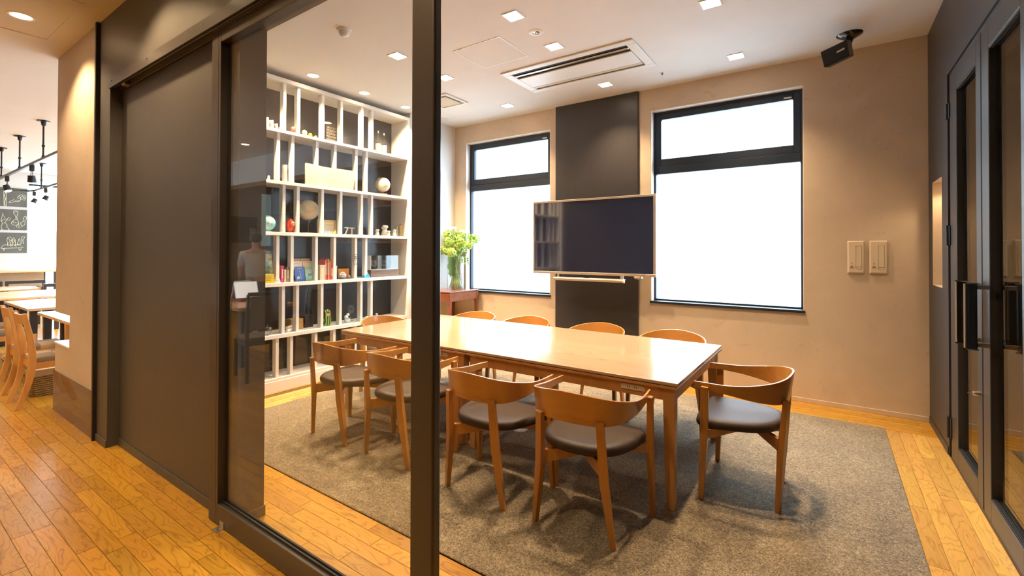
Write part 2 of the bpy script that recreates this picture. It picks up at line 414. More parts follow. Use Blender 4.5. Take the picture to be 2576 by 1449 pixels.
# ---- corridor side wall: beige pier, dark partition, header
b = BM(); k = [(-5.795,-.01),(-4.629,-.01),(-4.629,ZC),(-5.795,ZC),(-5.795,.885),(-5.337,.885),(-5.337,.605),(-5.795,.605)]
Mx = Matrix(((1,0,0,0),(0,0,-1,0),(0,1,0,0),(0,0,0,1)))      # (x, z) polygon extruded along -y
prism(b, k, -1.25, -1.105, Mx); struct('wall_corridor', b, M['plaster'])
b = BM(); prism(b, [(-5.80,.0),(-4.629,.0),(-4.629,.355),(-5.80,.355)], -1.1049, -1.095, Mx); struct('baseboard_corridor', b, M['kick'])
b = BM(); prism(b, [(-5.337,.605),(-5.795,.605),(-5.795,.618),(-5.337,.618)], -1.62, -1.099, Mx); struct('trim_2', b, M['white'])
b = BM(); box(b, -4.629, -4.600, 1.085, 1.30, 0, ZC-.005); struct('trim_3', b, M['blackp'])
b = BM(); box(b, -4.600, -4.354, 1.109, 1.32, -.01, ZR); box(b, -4.354, .70, 1.109, 1.32, 2.657, ZR); struct('wall_front', b, M['black'])
b = BM(); box(b, -4.353, -2.550, 1.178, 1.319, -.01, 2.657); struct('wall_partition', b, M['black'])
b = BM(); box(b, -4.353, -2.555, 1.170, 1.178, 0, .055); box(b, -2.55, -2.543, 1.178, 1.325, 0, .055); box(b, -4.600, -4.354, 1.101, 1.109, 0, .055); struct('baseboard_front', b, M['black'], bevel=.001)
t = T('door_track', 'long dark steel sliding track with bright rails under the header above the dark door recess', 'door track', (-1.9, 1.13, 2.6))
b = BM(); box(b, -4.350, .69, 1.098, 1.109, 2.630, 2.700); t.p('cover_plate', b, M['frame'], bevel=.001)
b = BM(); box(b, -4.350, .69, 1.109, 1.176, 2.652, 2.657); t.p('channel', b, M['slot'])
b = BM(); box(b, -4.345, .69, 1.122, 1.130, 2.640, 2.652); t.p('rail', b, M['steel']); b = BM(); box(b, -4.345, .69, 1.164, 1.170, 2.632, 2.652); t.p('rail', b, M['steel'])
b = BM(); obb(b, (-4.16, 1.147, 2.638), (.06, .035, .02)); t.p('stopper', b, M['champ'], bevel=.003)
for x in (-4.28, -3.60, -2.80, -2.0, -1.2):
    b = BM(); lathe(b, [(0,0),(.006,0),(.006,.002),(0,.002)], (x, 1.098, 2.675), 10, (0,-1,0)); t.p('screw', b, M['slot'])

# ---- sliding glass door
t = T('door_1', None, None, (-1.9, 1.15, 0), kind='structure')
D0, D1 = 1.131, 1.171
b = BM(); box(b, -2.757, -2.681, D0, D1, .006, 2.640); t.p('stile', b, M['frame'], bevel=.0015)
b = BM(); box(b, -2.679, -2.655, D0, D1, .006, 2.640); t.p('glazing_bead', b, M['frame'], bevel=.0015)
b = BM(); box(b, -2.655, -1.19, D0, D1, .006, .113); t.p('bottom_rail', b, M['frame'], bevel=.002)
b = BM(); box(b, -2.655, -1.19, D0, D1, 2.555, 2.640); t.p('top_rail', b, M['frame'], bevel=.002)
b = BM(); box(b, -2.655, -1.20, 1.150, 1.157, .105, .125); box(b, -2.655, -1.20, 1.163, 1.171, .105, .13); t.p('gasket', b, M['slot'])
prof = [(-1.205, D0), (-1.108, D0)] + [(-1.108+.009*math.sin(a), D0+.009-.009*math.cos(a)) for a in (.4,.8,1.2,1.57)] + [(-1.099, D1-.008), (-1.105, D1), (-1.205, D1)]
b = BM(); prism(b, prof, .006, 2.640); t.p('stile', b, M['frame'])
b = BM(); box(b, -2.66, -1.20, 1.1585, 1.1635, .108, 2.560); t.p('glass_pane', b, M['glass'])
# etched shield emblem on the glass
b = BM()
sc_ = px(894, 653, 1, 1.157)
def sh(x, z): return (sc_.x + x, 1.1575, sc_.z + z)
out = [(-.016,.018),(0,.020),(.016,.018),(.016,.0),(.013,-.010),(.006,-.018),(0,-.022),(-.006,-.018),(-.013,-.010),(-.016,0)]
tube(b, [sh(x, z) for x, z in out], .0008, 5, close=True)
for s in ([(-.010,.012),(.010,.012)], [(0,.016),(0,-.016)], [(-.009,.004),(.009,.004)], [(-.007,.012),(-.007,-.006)], [(.007,.012),(.007,-.006)]): tube(b, [sh(x, z) for x, z in s], .0007, 5)
t.p('shield_emblem', b, M['slot'])
b = BM(); p0 = px(547, 1333, 2, 0); obb(b, (p0.x, p0.y, .002), (.045, .035, .004)); obb(b, (p0.x+.01, p0.y+.016, .020), (.040, .004, .036)); obb(b, (p0.x, p0.y-.003, .006), (.02,.012,.006))
single('floor_stop', b, M['steel'], 'small steel angle bracket on the floor at the foot of the sliding glass door', 'floor stop', (p0.x, p0.y, 0), bevel=.001)

# ---- right wall with niche and two glazed doors
XR = .70
b = BM()
NI = (4.683, 5.066, 1.174, 2.012)
box(b, XR, .95, 5.066, YF, -.01, ZR)
box(b, XR, .95, NI[0], NI[1], -.01, NI[2]); box(b, XR, .95, NI[0], NI[1], NI[3], ZR); box(b, .86, .95, NI[0], NI[1], NI[2], NI[3])
box(b, XR, .95, 4.47, NI[0], -.01, ZR); box(b, XR, .95, 1.109, 4.47, 2.712, ZR); box(b, XR, .95, 1.109, 2.73, -.01, 2.712)
struct('wall_right', b, M['panel'])
b = BM(); y0, y1, z0, z1 = NI; e = .004
box(b, .70, .86, y0, y0+e, z0, z1); box(b, .70, .86, y1-e, y1, z0, z1); box(b, .70, .86, y0+e, y1-e, z1-e, z1); box(b, .70, .86, y0+e, y1-e, z0, z0+e); box(b, .855, .86, y0+e, y1-e, z0+e, z1-e)
struct('trim_4', b, M['plaster'])
t = T('niche_light', 'small warm downlight recessed in the head of the glowing wall niche', 'light', (.78, 4.87, 2.0))
b = BM(); lathe(b, [(0,0),(.03,0),(.03,.004),(0,.004)], (.78, 4.87, 2.000), 16); t.p('lens', b, M['lamp2'])
spot(t.o, (0,0,-.01), 5.0, WARM2, 150, .5, .03)
b = BM(); box(b, .694, .702, 4.485, YF-.17, 0, .055); struct('baseboard_right', b, M['panel'])
b = BM(); box(b, .712, .80, 4.430, 4.470, 0, 2.712); box(b, .712, .80, 2.73, 4.43, 2.690, 2.712); box(b, .712, .80, 2.73, 2.76, 0, 2.69); struct('trim_5', b, M['slot'])
def leaf(idx, y0, y1, s0, s1, hy, first):
    t = T('door_%d' % idx, None, None, (.72, (y0+y1)/2, 0), kind='structure')
    a0, a1 = .705, .750
    for (u0, u1) in ((y0, y0+s0), (y1-s1, y1)):
        b = BM(); box(b, a0, a1, u0, u1, .008, 2.686); t.p('stile', b, M['rframe'], bevel=.003)
    b = BM(); box(b, a0, a1, y0+s0, y1-s1, .008, .131); t.p('bottom_rail', b, M['rframe'], bevel=.002)
    b = BM(); box(b, a0, a1, y0+s0, y1-s1, 2.545, 2.686); t.p('top_rail', b, M['rframe'], bevel=.002)
    for z in (.131, 2.537):
        b = BM()
        for k in range(3): box(b, a0+.004+.007*k, a0+.008+.007*k, y0+s0, y1-s1, z-.001, z+.008)
        t.p('gasket', b, M['slot'])
    b = BM(); box(b, .731, .738, y0+s0-.005, y1-s1+.005, .125, 2.55); t.p('glass_pane', b, M['dglass'])
    # pull handle: black glass blade between chrome brackets
    b = BM(); box(b, .610, .655, hy-.016, hy+.016, .925, 1.275); h = t.p('handle', b, M['hglass'], bevel=.002)
    b = BM(); box(b, .606, .610, hy-.018, hy+.018, .918, 1.282); box(b, .606, .659, hy-.018, hy+.018, 1.275, 1.282); box(b, .606, .659, hy-.018, hy+.018, .918, .925); c = t.p('handle_edge', b, M['chrome']); c.parent = h
    b = BM(); box(b, .655, .706, hy-.012, hy+.012, 1.245, 1.270); box(b, .655, .706, hy-.012, hy+.012, .935, .960); c = t.p('handle_bracket', b, M['chrome'], bevel=.002); c.parent = h
    if first:
        b = BM(); k = px(2456, 990, 0, .69); lathe(b, [(0,0),(.014,0),(.016,.012),(.012,.03),(0,.034)], (.706, k.y, k.z), 14, (-1,0,0)); tube(b, [(.672,k.y,k.z),(.655,k.y,k.z)], .004, 8); t.p('thumb_turn', b, M['steel'], smooth=True, auto=40)
        for (z0, z1) in ((2.390, 2.500), (1.492, 1.635), (.134, .280)):
            b = BM(); tube(b, [(.694, 4.452, z0), (.694, 4.452, z1)], .010, 10); box(b, .698, .705, 4.41, 4.50, z0+.004, z1-.004); t.p('hinge', b, M['blackp'], smooth=True, auto=40)
    return t
leaf(2, 3.625, 4.428, .105, .200, 3.67, True)
leaf(3, 2.770, 3.605, .200, .135, 3.47, False)
# unseen near-black box added beyond the glazed doors to keep their glass dark
b = BM(); box(b, 2.3, 2.42, 1.1, 5.4, -.01, ZR); box(b, .95, 2.42, 4.9, 5.02, -.01, ZR); box(b, .95, 2.42, 1.109, 1.2, -.01, ZR); struct('wall_dark_backing', b, plain('dark_backing_wall_black', (.02,.018,.016), .8))
b = BM(); box(b, .94, 2.42, 1.1, 5.0, 2.9, ZR); struct('ceiling_dark_backing', b, plain('dark_backing_ceiling_black', (.03,.028,.026), .9))
b = BM(); box(b, .90, 2.4, 1.2, 4.9, -.004, .004); struct('floor_dark_backing', b, plain('dark_backing_floor_black', (.02,.018,.016), .9))

# ---- cafe shell
b = BM()
for (y0, y1, z0, z1) in ((-4.2, 2.66, -.01, .95), (-4.2, 2.40, .95, ZC), (2.40, 5.5, 2.95, ZC), (5.15, 5.5, -.01, 2.95), (-4.2,-4.2+.01,0,1)): box(b, -15.2, -15.0, y0, y1, z0, z1)
struct('wall_cafe_end', b, M['ceil'])
b = BM(); box(b, -15.01, -14.995, -4.0, 2.66, 0, .95); struct('trim_6', b, M['plaster'])
b = BM(); box(b, -15.2, -5.12, YB, 5.4, -.01, .5); box(b, -15.2, -5.12, YB, 5.4, 2.9, ZC)
for x in (-15.1, -12.7, -10.2, -7.7, -5.15): box(b, x-.12, x+.12, YB, 5.4, .5, 2.9)
struct('wall_cafe_window', b, M['ceil'])
for i, (x0, x1) in enumerate(((-14.98,-12.82),(-12.58,-10.32),(-10.08,-7.82),(-7.58,-5.27))):
    t = T('window_%d' % (i+3), None, None, ((x0+x1)/2, 5.3, .5), kind='structure')
    b = BM(); box(b, x0, x0+.04, 5.29, 5.34, .5, 2.9); box(b, x1-.04, x1, 5.29, 5.34, .5, 2.9); box(b, x0, x1, 5.29, 5.34, .5, .54); box(b, x0, x1, 5.29, 5.34, 2.86, 2.9); t.p('window_frame', b, M['wframe'])
    b = BM(); box(b, x0+.04, x1-.04, 5.31, 5.316, .54, 2.86); t.p('pane', b, M['wglass'])
t = T('window_7', None, None, (-15.1, 3.8, 0), kind='structure')
b = BM(); box(b, -15.12, -15.08, 2.66, 2.70, 0, .95); box(b, -15.12, -15.08, 2.70, 5.15, 0, .04); box(b, -15.12, -15.08, 2.40, 5.15, 2.91, 2.95); t.p('window_frame', b, M['wframe'])
b = BM(); box(b, -15.103, -15.097, 2.70, 5.15, .04, 2.91); t.p('pane', b, M['wglass'])
# cafe rear: partition with chalkboard, back-bar wall, other shell walls
b = BM(); box(b, -11.45, -11.3, -3.7, -.2, -.01, ZC); struct('wall_cafe_partition', b, linen_wall('taupe_paint', (.46,.36,.27), .7))
b = BM(); box(b, -15.2, 3.2, -4.2, -3.7, -.01, ZC); struct('wall_cafe_rear', b, linen_wall('dark_taupe_paint', (.22,.17,.13), .7))
b = BM(); box(b, 3.0, 3.2, -3.7, 1.32, -.01, ZR); box(b, .70, 3.2, 1.11, 1.32, -.01, ZR); struct('wall_corridor_end', b, M['plaster'])
b = BM(); box(b, -11.3, 1.0, -2.35, -2.05, 2.72, ZC); struct('trim_7', b, M['ceil'])

# ---- outside: pale street facade with a louvre and ground
b = BM(); box(b, -22, 12, 13.0, 13.6, -3, 6.0); t0 = single('street_facade', b, plain('pale_render', (.82,.82,.80), .9), 'pale rendered building facade across the street beyond the windows', 'building', (-5, 13.3, -3))
b = BM(); box(b, -40, 25, 5.6, 30, -3.2, -3.0); struct('street_ground', b, plain('pale_paving', (.45,.45,.44), .9))
lv = px(1199, 565, 1, 12.95)
b = BM(); box(b, lv.x-.28, lv.x+.28, 12.9, 13.0, lv.z-.85, lv.z+.85)
t = T('louvre_shutter', 'faint grey louvred shutter on the facade beyond the window behind the flowers', 'shutter', (lv.x, 12.95, lv.z-.9))
t.p('shutter_frame', b, plain('pale_grey_shutter', (.5,.55,.6), .7))
for k in range(14):
    b = BM(); obb(b, (lv.x, 12.885, lv.z-.78+k*.12), (.5,.02,.10), (.5,0,0)); t.p('slat', b, bpy.data.materials['pale_grey_shutter'])
for k, (u, v, z) in enumerate(((1206, 660, 0), (1278, 722, 0))):
    c = px(u, v, 1, 12.7)
    t = T('wall_lantern', ['faint tapered street lantern outside, nearer the vase', 'faint tapered street lantern outside, lower and nearer the screen'][k], 'lantern', (c.x, 12.7, c.z-.3))
    gm = bpy.data.materials['pale_grey_shutter']
    b = BM(); bar(b, (c.x, 12.7, c.z-.25), (c.x, 12.7, c.z+.2), .16, .16, .26, .26, side=(1,0,0)); t.p('lantern_glass', b, plain('frosted_lantern', (.75,.77,.78), .6))
    b = BM(); bar(b, (c.x, 12.7, c.z+.2), (c.x, 12.7, c.z+.26), .32, .32, .2, .2, side=(1,0,0)); box(b, c.x-.03, c.x+.03, 12.7, 13.0, c.z+.22, c.z+.26); t.p('lantern_cap', b, gm)

# light portals: they only guide sampling of the sky through the openings
def portal(loc, sx, sy, rot):
    ld = bpy.data.lights.new('sky_portal', 'AREA'); ld.shape = 'RECTANGLE'; ld.size = sx; ld.size_y = sy
    ld.cycles.is_portal = True
    o = bpy.data.objects.new('sky_portal', ld); COL.objects.link(o); o.location = loc; o.rotation_euler = rot
for W in (W1, W2): portal(((W[0]+W[1])/2, 5.46, (W[2]+W[3])/2), W[1]-W[0], W[3]-W[2], (-PI/2, 0, 0))
for (x0, x1) in ((-14.98,-12.82),(-12.58,-10.32),(-10.08,-7.82),(-7.58,-5.27)): portal(((x0+x1)/2, 5.42, 1.7), x1-x0, 2.4, (-PI/2, 0, 0))
portal((-15.25, 3.85, 1.5), 2.8, 2.9, (0, -PI/2, 0))
# ================================================================== THINGS
# ---- carpet
b = BM(); box(b, -4.236, .370, 1.634, 4.833, .0005, .009)
rug = single('rug', b, M['carpet'], 'large grey-brown carpet under the meeting table and its chairs', 'rug', (-1.93, 3.23, 0), bevel=.003)
b = BM(); o_ = (-2.06, 3.114, .009); lathe(b, [(0,.006),(.045,.006),(.058,.003),(.062,0),(0,0)], o_, 28)
t = T('floor_outlet', 'round pale floor socket lid set in the carpet under the table', 'floor socket', o_)
t.p('lid', b, M['wplast'], smooth=True, auto=30); b = BM(); obb(b, (o_[0], o_[1], .0165), (.05,.02,.003)); t.p('flap', b, M['steel'])

# ---- meeting tables
def table(x0, x1, y0, y1, label, sock):
    cx, cy = (x0+x1)/2, (y0+y1)/2
    t = T('meeting_table', label, 'table', (cx, cy, .009), 'meeting tables pushed end to end')
    b = BM(); box(b, x0, x1, y0, y1, .703, .722); t.p('table_top', b, M['table'], bevel=.004, segs=2)
    b = BM(); box(b, x0+.004, x1-.004, y0+.004, y1-.004, .699, .703); t.p('shadow_gap', b, M['slot'])
    b = BM(); box(b, x0, x1, y0, y1, .682, .699); t.p('under_top', b, M['tleg'], bevel=.003)
    i = .022
    for sx, sy in ((0,0),(1,0),(0,1),(1,1)):
        X = x0+i+.032 if sx == 0 else x1-i-.032; Y = y0+i+.032 if sy == 0 else y1-i-.032
        b = BM(); box(b, X-.032, X+.032, Y-.032, Y+.032, .60, .682)
        ox = .012 if sx == 0 else -.012; oy = .012 if sy == 0 else -.012
        bar(b, (X, Y, .60), (X-ox*.7, Y-oy*.7, .010), .064, .064, .046, .046, side=(1,0,0)); t.p('leg', b, M['tleg'], bevel=.002)
    for (a, c, d, e) in ((x0+.086, x1-.086, y0+.026, y0+.048), (x0+.086, x1-.086, y1-.048, y1-.026), (x0+.026, x0+.048, y0+.086, y1-.086), (x1-.048, x1-.026, y0+.086, y1-.086)):
        b = BM(); box(b, a, c, d, e, .612, .682); t.p('apron', b, M['tleg'])
    for s in sock:
        b = BM(); box(b, s-.072, s+.072, y0+.018, y0+.028, .640, .672); pl = t.p('power_socket', b, M['cream'], bevel=.002)
        for q in (-.03, -.018, .012, .024): b = BM(); box(b, s+q-.0015, s+q+.0015, y0+.0172, y0+.0182, .650, .662); c = t.p('socket_slot', b, M['slot']); c.parent = pl
    return t.o
table(-2.196, -.685, 2.596, 3.855, 'meeting table nearest the glazed doors, maple with sockets in its apron', (-.945,))
table(-3.672, -2.204, 2.590, 3.855, 'meeting table nearest the bookcase, maple, cut by the dark door stile in view', (-2.46,))

# ---- bentwood armchairs
def band():
    half = [(-.268,.232),(-.277,.12),(-.278,.0),(-.262,-.095),(-.222,-.172),(-.155,-.220),(-.08,-.240),(0,-.246)]
    pl = half + [(-x, y) for x, y in half[-2::-1]]
    P = spline([(x, y, 0) for x, y in pl], 5); n = len(P); b = BM()
    cum = [0]
    for i in range(1, n): cum.append(cum[-1] + (P[i]-P[i-1]).length)
    tot = cum[-1]; th = .0115; rings = []
    def lerp(tab, s):
        for (a, va), (c, vc) in zip(tab, tab[1:]):
            if s <= c:
                k = (s-a)/(c-a); k = k*k*(3-2*k); return va + (vc-va)*k
        return tab[-1][1]
    top = [(0,.672),(.28,.675),(.52,.700),(.75,.731),(1,.741)]; bot = [(0,.630),(.14,.634),(.38,.616),(.60,.592),(.8,.583),(1,.582)]
    for i, p in enumerate(P):
        d = (P[min(i+1, n-1)] - P[max(i-1, 0)]).normalized(); nr = Vector((d.y, -d.x, 0))   # outward for this winding
        if nr.dot(Vector((p.x, p.y, 0))) < 0: nr = -nr
        s = 1 - abs(cum[i]/tot*2 - 1); k1 = min(1, max(0, (s-.22)/.78)); k2 = min(1, max(0, (s-.06)/.74)); zt = .672 + .069*k1*k1*(3-2*k1); zb = .631 - .049*k2*k2*(3-2*k2)
        lean = .022*max(0, s-.35)/.65; row = []
        for j in range(5):
            z = zb + (zt-zb)*j/4; row.append((p + nr*(th/2 + lean*(j/4)), z))
        inner = [(q - nr*th, z) for q, z in row]
        loop = [Vector((q.x, q.y, z)) for q, z in row] + [Vector((q.x, q.y, z)) for q, z in inner[::-1]]
        rings.append([b.verts.new(v) for v in loop])
    m = len(rings[0])
    for a, c in zip(rings, rings[1:]):
        for k in range(m): b.faces.new((a[k], a[(k+1)%m], c[(k+1)%m], c[k]))
    b.faces.new(rings[0][::-1]); b.faces.new(rings[-1]); return b
def seat_mesh():
    half = [(0,.236),(.10,.237),(.20,.232),(.250,.208),(.266,.155),(.258,.06),(.236,-.04),(.195,-.130),(.130,-.192),(.06,-.218),(0,-.222)]
    pl = half + [(-x, y) for x, y in half[-2:0:-1]]; P = spline([(x, y, 0) for x, y in pl+[pl[0]]], 3)[:-1]
    b = BM(); rings = []
    for f, z in ((.90,.405),(.975,.409),(1.0,.420),(1.0,.432),(.985,.445),(.94,.456),(.84,.461),(.6,.458),(.3,.454)):
        rings.append([b.verts.new((p.x*f, p.y*f, z + .012*(p.y*f/.23)**2*(1 if p.y < 0 else .2) - (.006 if p.y > 0 else 0)*(f > .5)*abs(p.y)/.23)) for p in P])
    n = len(P)
    for a, c in zip(rings, rings[1:]):
        for k in range(n): b.faces.new((a[k], a[(k+1)%n], c[(k+1)%n], c[k]))
    b.faces.new(rings[0][::-1]); b.faces.new(rings[-1]); return b
def make_chair():
    t = thing('bentwood_armchair', 'x', 'chair', (0,0,.009), 0, 'bentwood armchairs round the meeting table')
    put('backrest', band(), M['chair'], t, smooth=True, auto=45, bevel=.002)
    put('seat', seat_mesh(), M['leather'], t, smooth=True, auto=60)
    for s in (-1, 1):
        b = BM(); bar(b, (.2175*s,-.196,0), (.176*s,-.214,.33), .028,.024, .044,.036, side=(1,.35*s,0)); bar(b, (.176*s,-.214,.33), (.166*s,-.238,.606), .044,.036, .040,.026, side=(1,.35*s,0))
        bmesh.ops.remove_doubles(b, verts=b.verts, dist=.0006); put('leg', b, M['chairleg'], t, bevel=.004, segs=2)
        b = BM(); bar(b, (.297*s,.188,0), (.288*s,.172,.38), .024,.028, .036,.044, side=(1,0,0)); bar(b, (.288*s,.172,.38), (.289*s,.168,.652), .036,.044, .026,.040, side=(1,0,0))
        put('leg', b, M['chairleg'], t, bevel=.004, segs=2)
        b = BM()                                     # crossing seat rails
        for (p, q) in (((.285*s,.165), (-.178*s,-.205)),):
            d = Vector((q[0]-p[0], q[1]-p[1], 0)); mid = Vector((p[0]+d.x*.5, p[1]+d.y*.5, 0)); nn = Vector((-d.y, d.x, 0)).normalized()*.011
            a = []
            for (pt, zl, zh) in ((Vector((*p, 0)), .352, .404), (mid, .368, .404), (Vector((*q, 0)), .320, .392)):
                a.append([b.verts.new(pt + nn*k + Vector((0,0,z + (.001 if s > 0 else 0)))) for k, z in ((-1,zl),(1,zl),(1,zh),(-1,zh))])
            for u_, v_ in zip(a, a[1:]):
                for k in range(4): b.faces.new((u_[k], u_[(k+1)%4], v_[(k+1)%4], v_[k]))
            b.faces.new(a[0][::-1]); b.faces.new(a[-1])
        put('seat_rail', b, M['chairleg'], t, bevel=.002)
    return t
ch = make_chair(); first = True
CH = [(-1.085, 2.312, 1.5, 'bentwood armchair at the front of the table, beside the corner table leg'),
 (-1.700, 2.298, -3, 'bentwood armchair just clear of the dark door stile, backing the glass wall'),
 (-2.497, 2.318, -1, 'bentwood armchair partly hidden behind the dark door stile'),
 (-3.145, 2.312, -2, 'bentwood armchair seen wholly through the glass, nearest the bookcase'),
 (-.440, 3.145, 92, 'bentwood armchair at the table end, facing away from the glazed doors'),
 (-1.110, 3.950, 180, 'bentwood armchair across the table, under the wide window'),
 (-1.810, 3.950, 179, 'bentwood armchair across the table, in front of the charcoal wall panel'),
 (-2.600, 3.945, 181, 'bentwood armchair across the table, under the small window beside the panel'),
 (-3.290, 3.940, 180, 'bentwood armchair across the table, nearest the vase of flowers'),
 (-3.745, 3.230, -90, 'bentwood armchair at the table end beside the bookcase')]
for (x, y, a, lab) in CH:
    o = ch if first else dup(ch); first = False
    o.location = (x, y, .009); o.rotation_euler = (0, 0, math.radians(a)); o['label'] = lab

# ---- bookcase
XF, XBK, XU = -4.650, -4.975, -4.674
bc = T('bookcase', 'tall white built-in bookcase of staggered open cells with a black back', 'bookcase', (-4.816, 2.8, 0))
ZB = [(.108,.140),(.543,.582),(1.073,1.110),(1.600,1.635),(2.129,2.161),(2.661,2.691)]; ZT = (3.190, 3.232)
b = BM(); box(b, XBK-.02, XBK, 1.39, 4.329, .0, ZT[1]); bc.p('back_panel', b, M['dback'])
b = BM(); box(b, XBK, XF+.004, 1.39, 4.329, 0, .112); bc.p('plinth', b, M['white'], bevel=.002)
for i, (z0, z1) in enumerate(ZB): b = BM(); box(b, XBK, XF, 1.42, 4.287, z0, z1); bc.p('shelf_board', b, M['white'], bevel=.0015)
b = BM(); box(b, XBK, XF, 1.42, 4.287, *ZT); bc.p('top_board', b, M['white'], bevel=.0015)
for y0, y1 in ((4.287, 4.329), (1.39, 1.42)): b = BM(); box(b, XBK, XF, y0, y1, .112, ZT[1]); bc.p('side_panel', b, M['white'], bevel=.0015)
PA = [1.60,1.77,2.05,2.31,2.606,2.761,3.050,3.288,3.577,3.728]; PB = [1.55,1.70,1.99,2.25,2.544,2.698,2.979,3.208,3.495,3.644]
zs = ZB + [ZT]
for i in range(6):
    for y in (PB if i % 2 == 0 else PA):
        b = BM(); box(b, XU-.064, XU, y-.0165, y+.0165, zs[i][1], zs[i+1][0]); bc.p('upright', b, M['white'], bevel=.0015)
def shelf_pt(u, v, row, x=-4.736):
    """y on the shelf for a pixel column; z is the shelf top"""
    p = px(u, v, 0, x); return Vector((x, p.y, ZB[row][1]))
def col(name, c, r=.45, **k):
    return bpy.data.materials.get(name) or plain(name, c, r, **k)
# row tops: board index 5 = top shelf ... 1 = lowest shelf with things
# --- top shelf
t = T('folded_card_ornament', 'cream zigzag ornament of four shrinking folded cards on the top shelf', 'ornament', (-4.776, 2.38, ZB[5][1]))
cm = col('cream_card', (.68,.62,.45), .7)
for (u0, u1, h, k) in ((664, 679, .118, 0), (675, 692, .100, 1), (688, 701, .074, 2), (697, 708, .048, 3)):
    a, c = shelf_pt(u0, 300, 5, -4.756).y, shelf_pt(u1, 310, 5, -4.756).y; z = ZB[5][1]
    b = BM(); f = [Vector((-4.796, a, z)), Vector((-4.716, (a*.45+c*.55), z)), Vector((-4.796, c, z))]
    for p, q in ((f[0], f[1]), (f[1], f[2])):
        d = Vector((.006, .0, 0)); vs = [b.verts.new(w_) for w_ in (p, q, q+Vector((-.01,-.005,h)), p+Vector((-.01,-.005,h)))]; vt = [b.verts.new(w_.co + d) for w_ in vs]
        b.faces.new(vs[::-1]); b.faces.new(vt)
        for i in range(4): b.faces.new((vs[i], vs[(i+1)%4], vt[(i+1)%4], vt[i]))
    t.p('card', b, cm)
def egg(u, v, row, h, w_, mats, label, parts=(), grp=None, name='painted_egg'):
    c = shelf_pt(u, v, row); b = BM(); n = 14
    lathe(b, [(w_/2*math.sin(PI*k/n)*(1-.13*math.cos(PI*k/n)*-1*-1), h/2-h/2*math.cos(PI*k/n)) for k in range(n+1)], c, 24)
    for v_ in b.verts:
        if v_.co.z < c.z+.003: v_.co.z = c.z + .0005
    o = single(name, b, mats, label, 'egg ornament', c, grp, smooth=True); return o, c
egg(739, 320, 5, .088, .066, col('rose_lacquer', (.80,.16,.14), .25, coat=.5), 'rose pink egg ornament alone in a narrow cell of the top shelf')
g = 'yellow nesting eggs on the top shelf'
egg(766, 330, 5, .074, .055, col('pale_yellow_lacquer', (.90,.78,.38), .25), 'pale cream egg, largest of three on the top shelf', grp=g)
egg(780.5, 336, 5, .054, .043, col('lemon_lacquer', (.90,.70,.02), .25), 'bright yellow middle egg of three on the top shelf', grp=g)
egg(794, 341, 5, .040, .032, col('gold_lacquer', (.85,.58,.06), .25), 'smallest golden egg of three on the top shelf', grp=g)
c = shelf_pt(836, 350, 5, -4.776); t = T('type_block_rack', 'dark rack of small pale metal letter blocks in rows on the top shelf', 'letter rack', c)
b = BM(); box(b, -4.816, -4.756, c.y-.098, c.y+.075, c.z, c.z+.19); t.p('rack', b, col('dark_iron', (.035,.03,.028), .5))
lm = col('pale_type_metal', (.55,.50,.42), .35, metal=.6)
for r in range(5):
    b = BM(); s = ''.join(rnd.choice('ABCDEFGHKLMNPRSTUVXZ2345789') for _ in range(7))
    text_mesh(b, s, .034, Matrix.Translation((-4.754, c.y-.012, c.z+.172-r*.036)) @ Matrix(((0,0,1,0),(1,0,0,0),(0,1,0,0),(0,0,0,1))), .002); t.p('letter_row', b, lm)
    b = BM(); box(b, -4.756, -4.75, c.y-.098, c.y+.075, c.z+.148-r*.036, c.z+.152-r*.036); t.p('ledge', b, lm)
for (u, v, nm) in ((951, 375, 'corked glass bottle with a pale label, taller one by the upright'), (965.5, 380, 'corked glass bottle with a pale label, further from the upright')):
    c = shelf_pt(u, v, 5, -4.776); k = 1.0 if u < 955 else .96
    t = T('glass_bottle', nm + ' on the top shelf', 'bottle', c, 'corked bottles on the top shelf')
    b = BM(); lathe(b, [(0,0),(.034,.002),(.036,.01),(.036,.145*k),(.032,.165*k),(.014,.195*k),(.011,.215*k),(.011,.262*k),(.014,.264*k),(.014,.272*k),(.009,.272*k)], c, 20); t.p('glass', b, M['vglass'], smooth=True, auto=50)
    b = BM(); lathe(b, [(.0368,.02),(.0368,.125*k)], c, 20); t.p('paper_label', b, col('aged_paper', (.66,.60,.46), .8), smooth=True)
    b = BM(); lathe(b, [(0,.266*k),(.009,.266*k),(.010,.292*k),(0,.292*k)], c, 12); t.p('cork', b, col('cork', (.50,.32,.17), .8), smooth=True, auto=40)
# --- second shelf
c = shelf_pt(676, 449, 4, -4.716); b = BM(); lathe(b, [(0,0),(.018,0),(.014,.012),(.011,.035),(.014,.040),(.006,.048),(0,.05)], c, 18)
single('white_bell', b, M['wplast'], 'tiny white bell-shaped ornament on the second shelf from the top', 'ornament', c, smooth=True, auto=50)
c = shelf_pt(716, 452, 4, -4.736); b = BM(); lathe(b, [(0,0),(.032,0),(.026,.05),(.024,.12),(.027,.178),(.022,.188),(0,.188)], c, 22)
single('ceramic_vase', b, col('ivory_ceramic', (.80,.76,.66), .25, coat=.4), 'slim waisted ivory ceramic vase beside the copper pink canister', 'vase', c, smooth=True, auto=50)
c = shelf_pt(728, 455, 4, -4.796); t = T('copper_canister', 'pink copper canister with a seam behind the ivory vase', 'canister', c)
b = BM(); box(b, c.x-.03, c.x+.03, c.y-.046, c.y+.040, c.z, c.z+.105); t.p('lower_case', b, col('pink_copper', (.62,.30,.21), .3, metal=.5), bevel=.006, segs=2)
